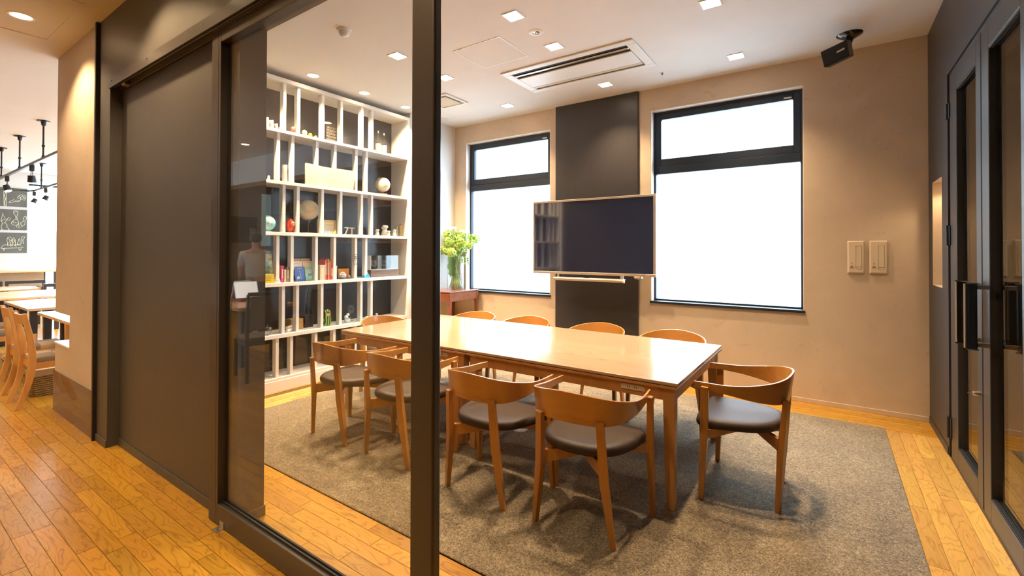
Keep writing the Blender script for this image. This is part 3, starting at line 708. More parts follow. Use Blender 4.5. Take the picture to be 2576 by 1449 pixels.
b = BM(); box(b, c.x-.03, c.x+.03, c.y-.046, c.y+.040, c.z+.108, c.z+.205); t.p('upper_case', b, col('pink_copper', (.62,.30,.21), .3), bevel=.006, segs=2)
c = shelf_pt(824, 468, 4, -4.716); M['pages'] = plain('yellowed_pages', (.74,.66,.50), .8, var=.12, vscale=18); t = T('open_book', 'large aged book propped wide open on the second shelf from the top', 'book', c)
yl, ym, yr = shelf_pt(768, 460, 4, -4.66).y, shelf_pt(818, 468, 4, -4.668).y, shelf_pt(887, 475, 4, -4.66).y
for (y0, x0, y1, x1, h0, h1, nm) in ((yl, -4.654, ym, -4.666, .232, .222, 'page_block'), (ym, -4.666, yr, -4.654, .222, .230, 'page_block')):
    b = BM(); n = 10; rows = []
    for i in range(n+1):
        k = i/n; y = y0+(y1-y0)*k; x = x0+(x1-x0)*k + .006*math.sin(PI*k); h = h0+(h1-h0)*k
        rows.append([b.verts.new(p) for p in ((x, y, c.z+.001), (x-.001, y, c.z+h), (x-.007, y, c.z+h), (x-.006, y, c.z+.001))])
    for a, d in zip(rows, rows[1:]):
        for k in range(4): b.faces.new((a[k], a[(k+1)%4], d[(k+1)%4], d[k]))
    b.faces.new(rows[0][::-1]); b.faces.new(rows[-1])
    t.p(nm, b, M['pages'], smooth=True, auto=40)
b = BM(); box(b, -4.6735, -4.6728, yl+.002, yr-.002, c.z+.0005, c.z+.224); t.p('cover', b, col('aged_paper', (.66,.60,.46), .8))
def globe(u, v, row, r, x, label, ball_m, leg, base_m, hgt, tilt=.4, arc=True, disc=True):
    c = shelf_pt(u, v, row, x); t = T('globe', label, 'globe', c)
    b = BM()
    if disc: lathe(b, [(0,0),(r*.62,0),(r*.64,.004),(r*.60,hgt[0]),(r*.2,hgt[0]+.003),(0,hgt[0]+.003)], c, 28); t.p('base', b, base_m, smooth=True, auto=40)
    b = BM(); tube(b, [(c.x, c.y, c.z+hgt[0]), (c.x, c.y, c.z+hgt[1]-r)], .005, 8); t.p('stem', b, leg, smooth=True, auto=40)
    C = c + Vector((0, 0, hgt[1])); b = BM(); lathe(b, [(r*math.sin(PI*k/20), -r*math.cos(PI*k/20)) for k in range(21)], C, 32, (0, .3, 1)); t.p('sphere', b, ball_m, smooth=True)
    if arc:
        b = BM(); pts = [(C.x+.004, C.y - (r+.007)*math.cos(a), C.z + (r+.007)*math.sin(a)) for a in [(-1.35 + 2.35*k/18) for k in range(19)]]
        tube(b, pts, .004, 6); t.p('meridian_arc', b, leg, smooth=True)
    return t
def globe_mat(name, sea, land, sc=9):
    m, nt, bs = new(name); tc = nt.nodes.new('ShaderNodeTexCoord'); n = noise_t(nt, tc.outputs['Object'], sc, 5, .6)
    L(nt, ramp(nt, n, [(.50, sea), (.56, land)]), bs.inputs['Base Color']); bs.inputs['Roughness'].default_value = .3; return m
gcream = globe_mat('antique_globe_print', (.76,.70,.56), (.66,.58,.42))
globe(963, 484, 4, .094, -4.776, 'cream globe on a low wooden base on the second shelf from the top', gcream, M['steel'], col('light_base_wood', (.42,.22,.09), .4), (.022, .140))
# --- third shelf
globe(671, 580, 3, .083, -4.756, 'turquoise and white globe beside the edge of the partition, third shelf from the top', globe_mat('turquoise_globe_print', (.25,.62,.62), (.75,.82,.72), 7), M['steel'], M['wplast'], (.004, .090), arc=False)
o, c = egg(729.5, 580, 3, .152, .086, col('vermilion_lacquer', (.70,.06,.02), .22, coat=.6), 'red egg-shaped doll with a white round face on the third shelf from the top', name='red_doll')
b = BM(); ball(b, (.036, .010, .092), .026, 2, (.35, 1, 1)); put('face', b, M['cream'], o, smooth=True)
b = BM(); ball(b, (.045, .004, .096), .006, 1, (.4,1,1)); ball(b, (.045, .020, .096), .006, 1, (.4,1,1)); put('eye', b, M['slot'], o)
globe(775, 583, 3, .114, -4.856, 'big cream globe on a slim copper stem, third shelf from the top', gcream, col('copper', (.55,.24,.12), .25, metal=.8), col('copper', (.55,.24,.12), .25, metal=.8), (.012, .268))
c = shelf_pt(821, 580, 3, -4.776); t = T('gold_picture_frame', 'gold edged framed note standing on the third shelf from the top', 'picture frame', c)
h = .162; w2 = .118
for (a0, a1, z0, z1) in ((-w2, w2, h-.014, h), (-w2, w2, 0, .014), (-w2, -w2+.014, .014, h-.014), (w2-.014, w2, .014, h-.014)):
    b = BM(); box(b, c.x-.008, c.x+.010, c.y+a0, c.y+a1, c.z+z0+.001, c.z+z1); t.p('frame_bar', b, col('gold_leaf', (.72,.48,.16), .3, metal=.3), bevel=.002)
b = BM(); box(b, c.x-.006, c.x, c.y-w2+.012, c.y+w2-.012, c.z+.012, c.z+h-.012); pp = t.p('mat_board', b, col('ivory_paper', (.76,.70,.60), .8))
b = BM()
for k, (a, l) in enumerate(((.03,.10),(.028,.004))): tube(b, [(c.x+.001, c.y+.0+.012*q, c.z+.105+.003*math.sin(q*2.2+k)) for q in range(0, 8)], .0011, 4)
t.p('ink_writing', b, M['slot'])
c = shelf_pt(826, 583, 3, -4.701); t = T('toy_train', 'row of tiny coloured toy cars and a figure in front of the gold frame', 'toy train', c)
cols = [(.75,.75,.78),(.12,.25,.5),(.72,.74,.76),(.2,.35,.6),(.8,.8,.78),(.35,.5,.12),(.5,.62,.10)]
for k, cc in enumerate(cols):
    b = BM(); y = c.y-.105+k*.026; box(b, c.x-.012, c.x+.012, y, y+.021, c.z+.004, c.z+.022); box(b, c.x-.009, c.x+.009, y+.004, y+.017, c.z+.022, c.z+.028)
    for q in (.004, .015): box(b, c.x+.010, c.x+.014, y+q, y+q+.005, c.z, c.z+.006)
    t.p('carriage', b, col('toy_paint_%s' % 'abcdefg'[k], cc, .3), bevel=.001)
b = BM(); lathe(b, [(0,0),(.011,0),(.012,.02),(.006,.034),(0,.036)], (c.x, c.y+.088, c.z), 12); ball(b, (c.x, c.y+.088, c.z+.042), .009, 2); t.p('figure', b, col('doll_pink', (.75,.42,.35), .5), smooth=True)
for s, u, mm in (('7', 871, (.60,.56,.48)), ('T', 884.5, (.50,.40,.26))):
    c = shelf_pt(u, 588, 3, -4.716); b = BM(); text_mesh(b, s, .124, Matrix.Translation((c.x, c.y, c.z+.0435)) @ Matrix(((0,0,1,0),(1,0,0,0),(0,1,0,0),(0,0,0,1))), .007)
    zz = min(v.co.z for v in b.verts); bmesh.ops.translate(b, verts=b.verts, vec=(0,0,c.z-zz))
    single('block_letter', b, col('worn_metal_'+s.lower(), mm, .4, metal=.3), 'standing worn metal %s, beside the other character on the third shelf' % ('figure seven' if s == '7' else 'letter T'), 'letter', c, 'metal characters on the shelf')
bm_ = col('ivory_plaster', (.84,.80,.70), .6)
spots = ((949, 584, -4.736, .9, 'in front of the white upright'), (968, 582, -4.776, 1.55, 'the tallest, in the middle of its cluster'), (978, 588, -4.716, .75, 'small, in front of the tallest'), (992, 588, -4.736, 1.0, 'beside the painted bats'))
for k, (u, v, x, s, w_) in enumerate(spots):
    c = shelf_pt(u, v, 3, x); b = BM(); t = T('plaster_figurine', 'knobbly ivory plaster figurine, ' + w_, 'figurine', c, 'ivory plaster figurines')
    lathe(b, [(0,0),(.030*s,0),(.032*s,.012*s),(.022*s,.045*s),(.012*s,.06*s),(0,.062*s)], c, 16); t.p('body', b, bm_, smooth=True)
    b = BM(); r2 = random.Random(k)
    for q in range(6): a = q*1.05; ball(b, c + Vector((.012*s*math.cos(a), .018*s*math.sin(a), (.066+.012*(q % 2))*s)), .013*s, 2)
    ball(b, c + Vector((0,0,.078*s)), .014*s, 2); t.p('crown', b, bm_, smooth=True)
    b = BM(); ball(b, c + Vector((.028*s, .008, .010)), .007, 1); ball(b, c + Vector((.026*s, -.010, .010)), .006, 1); t.p('painted_foot', b, col('toy_paint_d', (.2,.35,.6), .3))
for (u, v, x, h, cc, tc_, lab) in ((999, 580, -4.816, .145, (.72,.70,.64), (.35,.33,.3), 'slim white flared vase with a grey lip behind the figurines'), (1008, 588, -4.776, .165, (.86,.66,.25), (.70,.10,.04), 'slim yellow flared vase with a red top beside the white one')):
    c = shelf_pt(u, v, 3, x); t = T('flared_vase', lab, 'vase', c)
    b = BM(); lathe(b, [(0,0),(.027,0),(.016,h*.35),(.014,h*.6),(.019,h*.92),(0,h*.92)], c, 18); t.p('body', b, plain('vase_'+('w' if u < 1005 else 'y')+'_glaze', cc, .3), smooth=True, auto=50)
    b = BM(); lathe(b, [(0,h*.92),(.017,h*.92),(.016,h),(0,h)], c, 14); t.p('top', b, plain('vase_'+('grey' if u < 1005 else 'red')+'_top', tc_, .4), smooth=True, auto=50)
# --- fourth shelf: books, leaflets
def book(y0, y1, row, h, d, colr, label, lean=0, x1=-4.691, grp='books standing on the fourth shelf', band=None):
    z = ZB[row][1]; t = T('book', label, 'book', (x1-d/2, (y0+y1)/2, z), grp)
    nm = 'cover_%d_%d_%d' % tuple(int(v*100) for v in colr); m_ = col(nm, colr, .45)
    def sk(b):
        for v in b.verts: v.co.y += (v.co.z-z)*lean
        return b
    b = BM(); box(b, x1-d, x1, y0, y0+.0016, z+.0005, z+h); box(b, x1-d, x1, y1-.0016, y1, z+.0005, z+h); box(b, x1-.002, x1, y0, y1, z+.0005, z+h); t.p('cover', sk(b), m_)
    b = BM(); box(b, x1-d+.004, x1-.002, y0+.0016, y1-.0016, z+.003, z+h-.004); t.p('page_block', sk(b), col('book_pages', (.72,.68,.58), .8))
    b = BM(); box(b, x1, x1+.0005, y0+.3*(y1-y0), y0+.7*(y1-y0), z+h*.25, z+h*.80); t.p('spine_lettering', sk(b), band or col('spine_foil', (.75,.68,.5), .5))
    return t
def yy(u, v=690): return px(u, v, 0, -4.691).y
mag, cream_, taupe, ivory, red = (.62,.05,.16), (.78,.70,.56), (.28,.22,.17), (.72,.68,.56), (.66,.10,.07)
book(yy(706.5), yy(714.3), 2, .176, .13, mag, 'tall magenta book, first in the short row beside the upright')
book(yy(714.8), yy(720.6), 2, .136, .12, cream_, 'short cream book beside the tall magenta one')
book(yy(721.0), yy(728.2), 2, .162, .12, taupe, 'taupe brown book between two pale books')
book(yy(728.6), yy(734.2), 2, .158, .12, ivory, 'ivory book with a greenish spine, last in the short row')
z4 = ZB[2][1]
book(yy(804), yy(816.5), 2, .172, .16, (.66,.54,.38), 'wide kraft cream binder against the upright', x1=-4.681)
book(yy(806), yy(811), 2, .205, .12, (.20,.16,.13), 'dark brown book behind the kraft binder', x1=-4.851)
book(yy(812), yy(815.5), 2, .215, .12, (.30,.26,.12), 'olive and yellow slim book behind the kraft binder', x1=-4.851)
reds = [(817.5,820.4,.225,(.70,.16,.18),'pinkish red tall guidebook, first beside the kraft binder'),(820.7,823.4,.238,(.75,.09,.05),'scarlet tall guidebook, second beside the kraft binder'),(823.7,825.8,.238,(.50,.06,.05),'dark red slim guidebook between scarlet and yellow'),
        (826.1,828.4,.238,(.82,.55,.10),'yellow tall slim guidebook among the red ones'),(828.7,831.6,.210,(.80,.20,.09),'orange red guidebook, a step lower than the yellow one')]
for a, c_, h, cc, lab in reds: book(yy(a), yy(c_), 2, h, .13, cc, lab)
book(yy(832.2), yy(838.2), 2, .168, .13, (.60,.03,.11), 'thick crimson book, first lower one after the orange red guidebook')
book(yy(838.6), yy(842.2), 2, .170, .13, (.66,.08,.14), 'crimson pink book, last red one in the row')
book(yy(844.5), yy(847.2), 2, .160, .12, (.80,.78,.70), 'white slim booklet leaning beyond the red books', lean=.04)
# picture book and yellow box near the partition edge
y0, y1 = px(655, 650, 0, -4.816).y, px(688, 650, 0, -4.816).y; c = Vector((-4.816, (y0+y1)/2, z4))
t = T('picture_book', 'large picture book with a bright sky and figures cover, fourth shelf, by the partition edge', 'book', c)
pb, nt, bs = new('picture_cover'); tc = nt.nodes.new('ShaderNodeTexCoord'); n = noise_t(nt, tc.outputs['Object'], 14, 3, .6); L(nt, ramp(nt, n, [(.30,(.05,.30,.50)),(.45,(.25,.62,.70)),(.52,(.75,.72,.55)),(.58,(.15,.38,.10)),(.70,(.60,.12,.06))]), bs.inputs['Base Color'])
b = BM(); M_ = Matrix.Translation(c) @ Matrix.Rotation(-.14, 4, 'Y'); box(b, -.008, .008, -(y1-y0)/2, (y1-y0)/2, 0, .30); b.transform(M_); t.p('cover', b, pb)
for k, (dy, dz, r, cc) in enumerate(((-.02,.20,.022,(.8,.75,.6)),(.035,.24,.014,(.7,.15,.1)),(.03,.16,.018,(.16,.40,.12)),(-.03,.11,.016,(.8,.4,.08)),(.045,.11,.014,(.75,.75,.7)),(.0,.06,.018,(.6,.08,.05)))):
    b = BM(); ball(b, (.009, dy, dz), r, 1, (.12,1,1)); b.transform(M_); t.p('printed_figure', b, col('print_%d' % k, cc, .5))
y0, y1 = px(655, 700, 0, -4.716).y, px(686, 700, 0, -4.716).y; c = Vector((-4.716, (y0+y1)/2, z4))
t = T('yellow_leaflet_box', 'bright yellow box of leaflets in front of the picture book', 'box', c)
b = BM(); box(b, c.x-.03, c.x+.03, y0, y1, z4, z4+.095); t.p('carton', b, col('egg_yellow', (.88,.62,.02), .4), bevel=.001)
b = BM(); tube(b, [(c.x+.031, c.y-.03+.008*q, z4+.078+.002*(q % 2)) for q in range(9)], .0028, 4); t.p('green_lettering', b, col('print_2', (.16,.40,.12), .5))
for zz in (.060, .045, .030): b = BM(); tube(b, [(c.x+.031, c.y-.03+.006*q, z4+zz+.001*(q % 3)) for q in range(11)], .0012, 4); t.p('small_lettering', b, M['slot'])
c = shelf_pt(695, 708, 2, -4.701); b = BM()
prof = []
for k in range(9): r = .042*(1-k/10)**.8; prof += [(r*.86, .0115*k), (r, .0115*k+.003), (r, .0115*k+.008)]
lathe(b, [(0,0)] + prof + [(0,.108)], c, 26); single('spiral_shell', b, bm_, 'white ribbed beehive-shaped ornament beside the yellow box', 'ornament', c, smooth=True, auto=35)
# leaflet rack
c = Vector((-4.736, (yy(745)+yy(796))/2, z4)); W_ = yy(796)-yy(745); t = T('leaflet_rack', 'stepped clear acrylic rack that holds travel leaflets', 'leaflet rack', c)
am = glass_pane('clear_acrylic', (.97,.98,.98), 1.5)
for k in range(3):
    b = BM(); x = c.x+.03-.042*k; z = z4+.058*k; box(b, x, x+.0025, c.y-W_/2, c.y+W_/2, z+.001, z+.045); box(b, x-.04, x, c.y-W_/2, c.y+W_/2, z+.001, z+.004); t.p('pocket', b, am)
b = BM(); box(b, c.x-.10, c.x+.03, c.y-W_/2-.003, c.y-W_/2, z4+.0005, z4+.14); box(b, c.x-.10, c.x+.03, c.y+W_/2, c.y+W_/2+.003, z4+.0005, z4+.14); t.p('side_plate', b, am)
leaf_ = [(0, -1, (.05,.14,.50), 'blue leaflet with a white curve, front row nearest the short books', 'GUIDE'), (0, 1, (.30,.52,.50), 'teal and white leaflet with river map, front row beside the blue one', ''),
         (1, -1, (.74,.74,.72), 'white leaflet peeking above the blue one', ''), (1, 1, (.70,.58,.42), 'pale orange leaflet above the river map one', ''),
         (2, -1, (.60,.42,.34), 'grey city magazine with red title, back row behind the white leaflet', 'NAGOYA'), (2, 1, (.52,.44,.34), 'city magazine with red title over a golden photo, back row', 'NAGOYA')]
for (r, s, cc, lab, tx) in leaf_:
    x = c.x+.026-.042*r; z = z4+.005+.058*r; y = c.y+s*W_*.245; hh = .155 if r < 2 else .125; ww = W_*.46
    Q = Matrix.Translation((x, y, z)) @ Matrix.Rotation(-.16, 4, 'Y')
    t = T('leaflet', lab, 'leaflet', (x, y, z), 'travel leaflets in the rack')
    b = BM(); box(b, -.004, 0, -ww/2, ww/2, 0, hh); b.transform(Q); t.p('cover', b, col('leaflet_%d%s' % (r, 'a' if s < 0 else 'b'), cc, .4))
    F_ = Q @ Matrix.Translation((.0008, 0, hh-.020)) @ Matrix(((0,0,1,0),(1,0,0,0),(0,1,0,0),(0,0,0,1)))
    if tx: b = BM(); text_mesh(b, tx, .024 if tx != 'GUIDE' else .018, F_, .0004); t.p('title', b, col('title_red', (.72,.05,.04), .5) if r else M['wplast'])
    else:
        b = BM(); tube(b, [Q @ Vector((.001, -ww*.35+ww*.07*q, hh-.02)) for q in range(11)], .0009, 4); t.p('title', b, M['slot'])
    if r == 0 and s < 0: b = BM(); tube(b, [Q @ Vector((.001, -.01+.02*math.cos(a), .01+.10*math.sin(a))) for a in [.1+k*.17 for k in range(9)]], .003, 5); ball(b, Q @ Vector((0,-.02,.03)), .02, 1, (.1,1,1.2)); t.p('white_curve', b, M['wplast'])
    if r == 0 and s > 0:
        b = BM(); tube(b, [Q @ Vector((.001, -.025+.006*q, .03+.05*abs(math.sin(q*.7)))) for q in range(9)], .0035, 5); t.p('river_drawing', b, col('river_teal', (.05,.30,.36), .4))
    if r == 2: b = BM(); box(b, .0002, .0012, -ww*.42, ww*.42, .052, .09); b.transform(Q); t.p('cover_photo', b, col('gold_photo' if s > 0 else 'blue_photo', (.70,.42,.06) if s > 0 else (.30,.38,.48), .4))
# orange panel, ornament, tray
y0, y1 = px(851, 690, 0, -4.836).y, px(877, 690, 0, -4.836).y
t = T('orange_folding_card', 'orange and amber folding card standing behind the white round ornament', 'card', (-4.816, (y0+y1)/2, z4+.008))
b = BM(); bar(b, (-4.836, y0, z4+.055+.009), (-4.806, y0*.5+y1*.5, z4+.055+.009), .105, .004, side=(0,0,1)); t.p('amber_leaf', b, col('amber_card', (.72,.38,.07), .6))
b = BM(); bar(b, (-4.806, y0*.5+y1*.5, z4+.055+.009), (-4.836, y1, z4+.055+.009), .105, .004, side=(0,0,1)); t.p('orange_leaf', b, col('orange_card', (.80,.28,.03), .6))
y0, y1 = px(851, 698, 0, -4.716).y, px(891, 696, 0, -4.716).y
b = BM(); box(b, -4.856, -4.691, y0, y1, z4, z4+.008); single('black_display_tray', b, M['hglass'], 'thin glossy black tray under the white round ornament', 'tray', (-4.766, (y0+y1)/2, z4), bevel=.001)
c = shelf_pt(862, 697, 2, -4.746); c.z += .008; t = T('white_round_ornament', 'round white glossy ornament with a red stripe and dark band on the black tray', 'ornament', c)
b = BM(); lathe(b, [(0,0),(.030,.0),(.042,.016),(.043,.034),(.034,.058),(.018,.072),(0,.076)], c, 26); t.p('body', b, col('white_glaze', (.84,.84,.84), .15, coat=.5), smooth=True, auto=50)
b = BM(); tube(b, [c + Vector((.045*math.cos(a), .045*math.sin(a), .030-.008*math.sin(2*a))) for a in [-1.1+.2*k for k in range(10)]], .0035, 6); t.p('red_stripe', b, col('title_red', (.72,.05,.04), .5))
b = BM(); tube(b, [c + Vector((.034*math.cos(a), .034*math.sin(a), .060)) for a in [-.9+.2*k for k in range(8)]], .003, 6); t.p('dark_band', b, M['slot'])
c = shelf_pt(879.5, 693, 2, -4.736); c.z += .008; b = BM(); box(b, c.x-.006, c.x+.006, c.y-.016, c.y+.014, c.z, c.z+.034)
for v in b.verts: v.co.y -= (v.co.z-c.z)*.35
single('small_wooden_tag', b, col('pale_wood_tag', (.62,.45,.28), .6), 'small pale wooden tag leaning at the end of the black tray', 'tag', c)
c = shelf_pt(920.5, 697, 2, -4.701); t = T('blue_stacking_toy', 'bright blue ribbed stacking toy on a square foot, fourth shelf', 'toy', c); bl = col('sky_blue_plastic', (.03,.38,.72), .35)
b = BM(); prof = []
for k in range(4): r = .036-.007*k; prof += [(r*.8, .028+.014*k), (r, .031+.014*k), (r, .038+.014*k), (r*.8, .041+.014*k)]
lathe(b, [(0,.028)] + prof + [(.006,.088),(.004,.094),(0,.095)], c, 24); t.p('rings', b, bl, smooth=True, auto=40)
b = BM(); bar(b, c, c + Vector((0,0,.028)), .074,.074,.068,.068, side=(1,0,0)); t.p('foot', b, bl, bevel=.002)
# display case with two goblets
y0, y1 = px(932, 692, 0, -4.716).y, px(1001, 690, 0, -4.716).y; t = T('wooden_box', 'dark dovetailed wooden box that carries the clear display case', 'box', (-4.776, (y0+y1)/2, z4))
b = BM(); box(b, -4.856, -4.706, y0, y1, z4, z4+.088); t.p('box_body', b, wood('walnut_box', (.09,.05,.035), (.20,.13,.10), 1, .4, 6, .4), bevel=.002)
b = BM()
for k in range(6): box(b, -4.706, -4.704, y1-.014 if k % 2 else y1-.008, y1-.002, z4+.006+.013*k, z4+.015+.013*k)
t.p('dovetails', b, col('pale_wood_tag', (.62,.45,.28), .6))
zc = z4+.089; t = T('display_case', 'clear acrylic case with opaque white ends on the wooden box', 'display case', (-4.776, (y0+y1)/2, zc))
for (a, d) in ((y0, y0+.004), (y1-.004, y1)): b = BM(); box(b, -4.851, -4.711, a, d, zc+.006, zc+.182); t.p('white_end', b, M['wplast'])
b = BM(); box(b, -4.714, -4.711, y0+.004, y1-.004, zc+.006, zc+.182); box(b, -4.851, -4.711, y0+.004, y1-.004, zc+.179, zc+.182); t.p('clear_front', b, am)
b = BM(); box(b, -4.856, -4.706, y0, y1, zc+.0005, zc+.006); t.p('base_plate', b, M['wplast'], bevel=.001)
for k, f in enumerate((.22, .58)):
    c = Vector((-4.776, y0+(y1-y0)*f, zc+.007)); t = T('glass_goblet', ['short-stemmed glass goblet in the display case, nearer the blue toy', 'short-stemmed glass goblet in the middle of the display case'][k], 'glass', c, 'goblets in the display case')
    b = BM(); lathe(b, [(0,0),(.032,0),(.030,.004),(.005,.010),(.005,.026)], c, 20); t.p('foot', b, M['vglass'], smooth=True, auto=50)
    b = BM(); lathe(b, [(.005,.026),(.026,.040),(.038,.062),(.039,.080),(.030,.115),(.028,.115),(.036,.080),(.035,.063),(.024,.043),(0,.034)], c, 24); t.p('bowl', b, M['vglass'], smooth=True)
# --- fifth shelf
z5 = ZB[1][1]
c = shelf_pt(672, 832, 1, -4.716); t = T('glass_apple', 'clear glass apple with a thin stalk on the fifth shelf', 'ornament', c)
b = BM(); lathe(b, [(0,.002),(.016,0),(.030,.010),(.042,.035),(.047,.060),(.042,.080),(.028,.090),(.010,.086),(0,.078)], c, 24); t.p('body', b, M['vglass'], smooth=True)
b = BM(); lathe(b, [(0,.005),(.014,.004),(.028,.013),(.039,.036),(.043,.060),(.038,.077),(.025,.085),(.010,.082),(0,.074)], c, 24); t.p('inner_wall', b, M['vglass'], smooth=True)
b = BM(); tube(b, [c + Vector((0,0,.078)), c + Vector((0,.004,.108))], .002, 6); t.p('stalk', b, M['champ'])
for k, (u, dz, dx) in enumerate(((727, 0, 0), (730, 0, -.034), (727.5, .030, -.017))):
    c = shelf_pt(u, 833, 1, -4.716+dx); c.z += dz+.016; b = BM(); r = .0165
    lathe(b, [(0,-.045),(r*.5,-.045),(r*.55,-.043),(r*.8,-.045),(r,-.043),(r,.043),(r*.8,.045),(r*.55,.043),(r*.5,.045),(0,.045)], c, 16, (.5,-.86,0))
    single('rolled_towel', b, plain('towel_%d' % k, (.80,.77,.72), .9), ['white rolled hand towel, lower one at the shelf front', 'white rolled hand towel, lower one behind', 'white rolled hand towel on top of the other two'][k], 'towel', c, 'rolled towels on the fifth shelf', smooth=True, auto=40)
y0, y1 = px(730, 815, 0, -4.796).y, px(763, 812, 0, -4.776).y; b = BM(); box(b, -4.916, -4.776, y0, y1, z5, z5+.115)
single('plywood_cube', b, col('plywood', (.42,.24,.08), .55, var=.08), 'plain light plywood box on the fifth shelf behind the towels', 'box', (-4.846, (y0+y1)/2, z5), bevel=.002)
y0, y1 = px(766, 812, 0, -4.816).y, px(788, 812, 0, -4.816).y; b = BM(); box(b, -4.916, -4.816, y0+.005, y1, z5, z5+.135)
single('dark_reflection_block', b, M['dwood'], 'near-black block put in for a dark reflection beside the plywood box, fifth shelf', 'box', (-4.866, (y0+y1)/2, z5), bevel=.002)  # solid dark block standing in for a reflection
c = shelf_pt(823, 815, 1, -4.776); t = T('nesting_doll', 'tall nesting doll in green watermelon stripes with a pale face', 'doll', c)
gm, nt, bs = new('watermelon_stripes'); tc = nt.nodes.new('ShaderNodeTexCoord'); wv = nt.nodes.new('ShaderNodeTexWave'); wv.bands_direction = 'Y'; wv.inputs['Scale'].default_value = 16; wv.inputs['Distortion'].default_value = 2.5
L(nt, tc.outputs['Object'], wv.inputs['Vector']); L(nt, ramp(nt, wv.outputs[1], [(.4,(.02,.10,.03)),(.6,(.40,.55,.10))]), bs.inputs['Base Color']); bs.inputs['Roughness'].default_value = .25
b = BM(); lathe(b, [(0,0),(.034,0),(.042,.02),(.046,.06),(.040,.095),(.040,.115),(.042,.14),(.034,.168),(.018,.184),(0,.188)], c, 26); t.p('body', b, gm, smooth=True, auto=60)
b = BM(); ball(b, c + Vector((.028,-.006,.128)), .027, 2, (.6,1,1)); f = t.p('face', b, col('face_paint', (.78,.52,.40), .4), smooth=True)
b = BM(); ball(b, c + Vector((.026,-.006,.144)), .024, 2, (.72,1,.6)); t.p('hair', b, M['slot'], smooth=True)
b = BM(); ball(b, c + Vector((.044,-.014,.128)), .003, 1); ball(b, c + Vector((.044,.004,.128)), .003, 1); ball(b, c + Vector((.045,-.006,.116)), .003, 1, (.5,1.4,.6)); t.p('eyes_and_mouth', b, M['slot'])
c = shelf_pt(873, 812, 1, -4.756); t = T('bird_figurine', 'white seated bird figurine with a yellow bill, clear glass behind it', 'figurine', c)
b = BM(); ball(b, c + Vector((0,.004,.030)), .030, 2, (1,1.25,1)); ball(b, c + Vector((0,-.012,.066)), .024, 2, (1,1,1.1)); ball(b, c + Vector((0,.012,.094)), .020, 2); t.p('body', b, col('white_glaze', (.84,.84,.84), .15), smooth=True)
b = BM(); lathe(b, [(.010,0),(.003,.022),(0,.024)], c + Vector((.010,.028,.030)), 10, (.2,1,0)); t.p('bill', b, col('egg_yellow', (.88,.62,.02), .4))
b = BM(); tube(b, [c + Vector((.026,-.03,.058)), c + Vector((.034,0,.05)), c + Vector((.026,.03,.058))], .004, 6); t.p('blue_scarf', b, col('toy_paint_b', (.12,.25,.5), .3))
c = shelf_pt(882, 808, 1, -4.856); t = T('wine_glass', 'clear balloon wine glass behind the white bird figurine', 'glass', c)
b = BM(); lathe(b, [(0,0),(.034,0),(.030,.003),(.004,.008),(.0035,.085)], c, 20); t.p('stem', b, M['vglass'], smooth=True, auto=50)
b = BM(); lathe(b, [(.004,.085),(.028,.100),(.042,.130),(.040,.160),(.030,.190),(.0285,.190),(.038,.160),(.039,.130),(.026,.104),(0,.092)], c, 24); t.p('bowl', b, M['vglass'], smooth=True)
c = shelf_pt(947, 800, 1, -4.716); b = BM(); lathe(b, [(0,0),(.020,0),(.016,.02),(.008,.05),(.014,.062),(0,.075)], c, 14); ball(b, c + Vector((0,.014,.05)), .010, 1)
single('white_sprig_ornament', b, col('white_glaze', (.84,.84,.84), .15), 'small pointed white ornament in the last wide cell, fifth shelf', 'ornament', c, smooth=True)
c = shelf_pt(924, 802, 1, -4.736); b = BM(); lathe(b, [(0,0),(.03,0),(.038,.02),(.030,.042),(0,.05)], c, 18); single('white_bowl_ornament', b, col('white_glaze', (.84,.84,.84), .15), 'rounded white ceramic ornament in the narrow cell behind the end chair', 'ornament', c, smooth=True)
# ---- screen on its wall mount
YT = 4.95
c = Vector((-2.305, YT, 1.60)); t = T('display_screen', 'large wall-mounted flat screen with a champagne frame on the charcoal panel between the windows', 'screen', c)
x0, x1, z0, z1 = -3.081, -1.529, 1.166, 2.064
b = BM()
for (a, d, e, f) in ((x0, x1, z1-.024, z1), (x0, x1, z0, z0+.030), (x0, x0+.022, z0+.03, z1-.024), (x1-.030, x1, z0+.03, z1-.024)): box(b, a, d, YT-.004, YT+.045, e, f)
t.p('bezel', b, M['champ'], bevel=.004, segs=2)
b = BM(); box(b, x0+.02, x1-.028, YT+.002, YT+.012, z0+.028, z1-.022); t.p('screen_glass', b, M['screen'])
b = BM(); box(b, x0+.02, x1-.02, YT+.02, YT+.06, z0+.02, z1-.02); t.p('rear_cover', b, M['blackp'])
b = BM(); box(b, x1-.155, x1-.120, YT-.0052, YT-.004, z0+.012, z0+.016); t.p('maker_badge', b, M['slot'])
b = BM(); ball(b, (x1-.085, YT-.004, z0+.013), .004, 1); t.p('standby_lamp', b, plain('red_standby_lamp', (.5,.02,.02), .4, emit=(1,.05,.03), es=4))
b = BM(); box(b, -2.55, -2.05, YT+.06, YT+.085, 1.35, 1.9); box(b, -2.40, -2.20, YT+.085, YB-.036, 1.5, 1.78); t.p('wall_bracket', b, M['blackp'])
b = BM(); lathe(b, [(0,0),(.045,0),(.050,.02),(.030,.035),(0,.04)], (-1.735, YT+.03, z0+.001), 18, (0,0,-1)); t.p('sensor', b, M['champ'], smooth=True, auto=40)
t = T('pen_tray', 'slim round-ended champagne rail shelf hanging beneath the flat screen', 'rail', (-2.31, YT, 1.10))
b = BM(); tube(b, [(-2.742, YT-.045, 1.112), (-1.880, YT-.045, 1.112)], .020, 16); t.p('front_rail', b, M['champ'], smooth=True, auto=40)
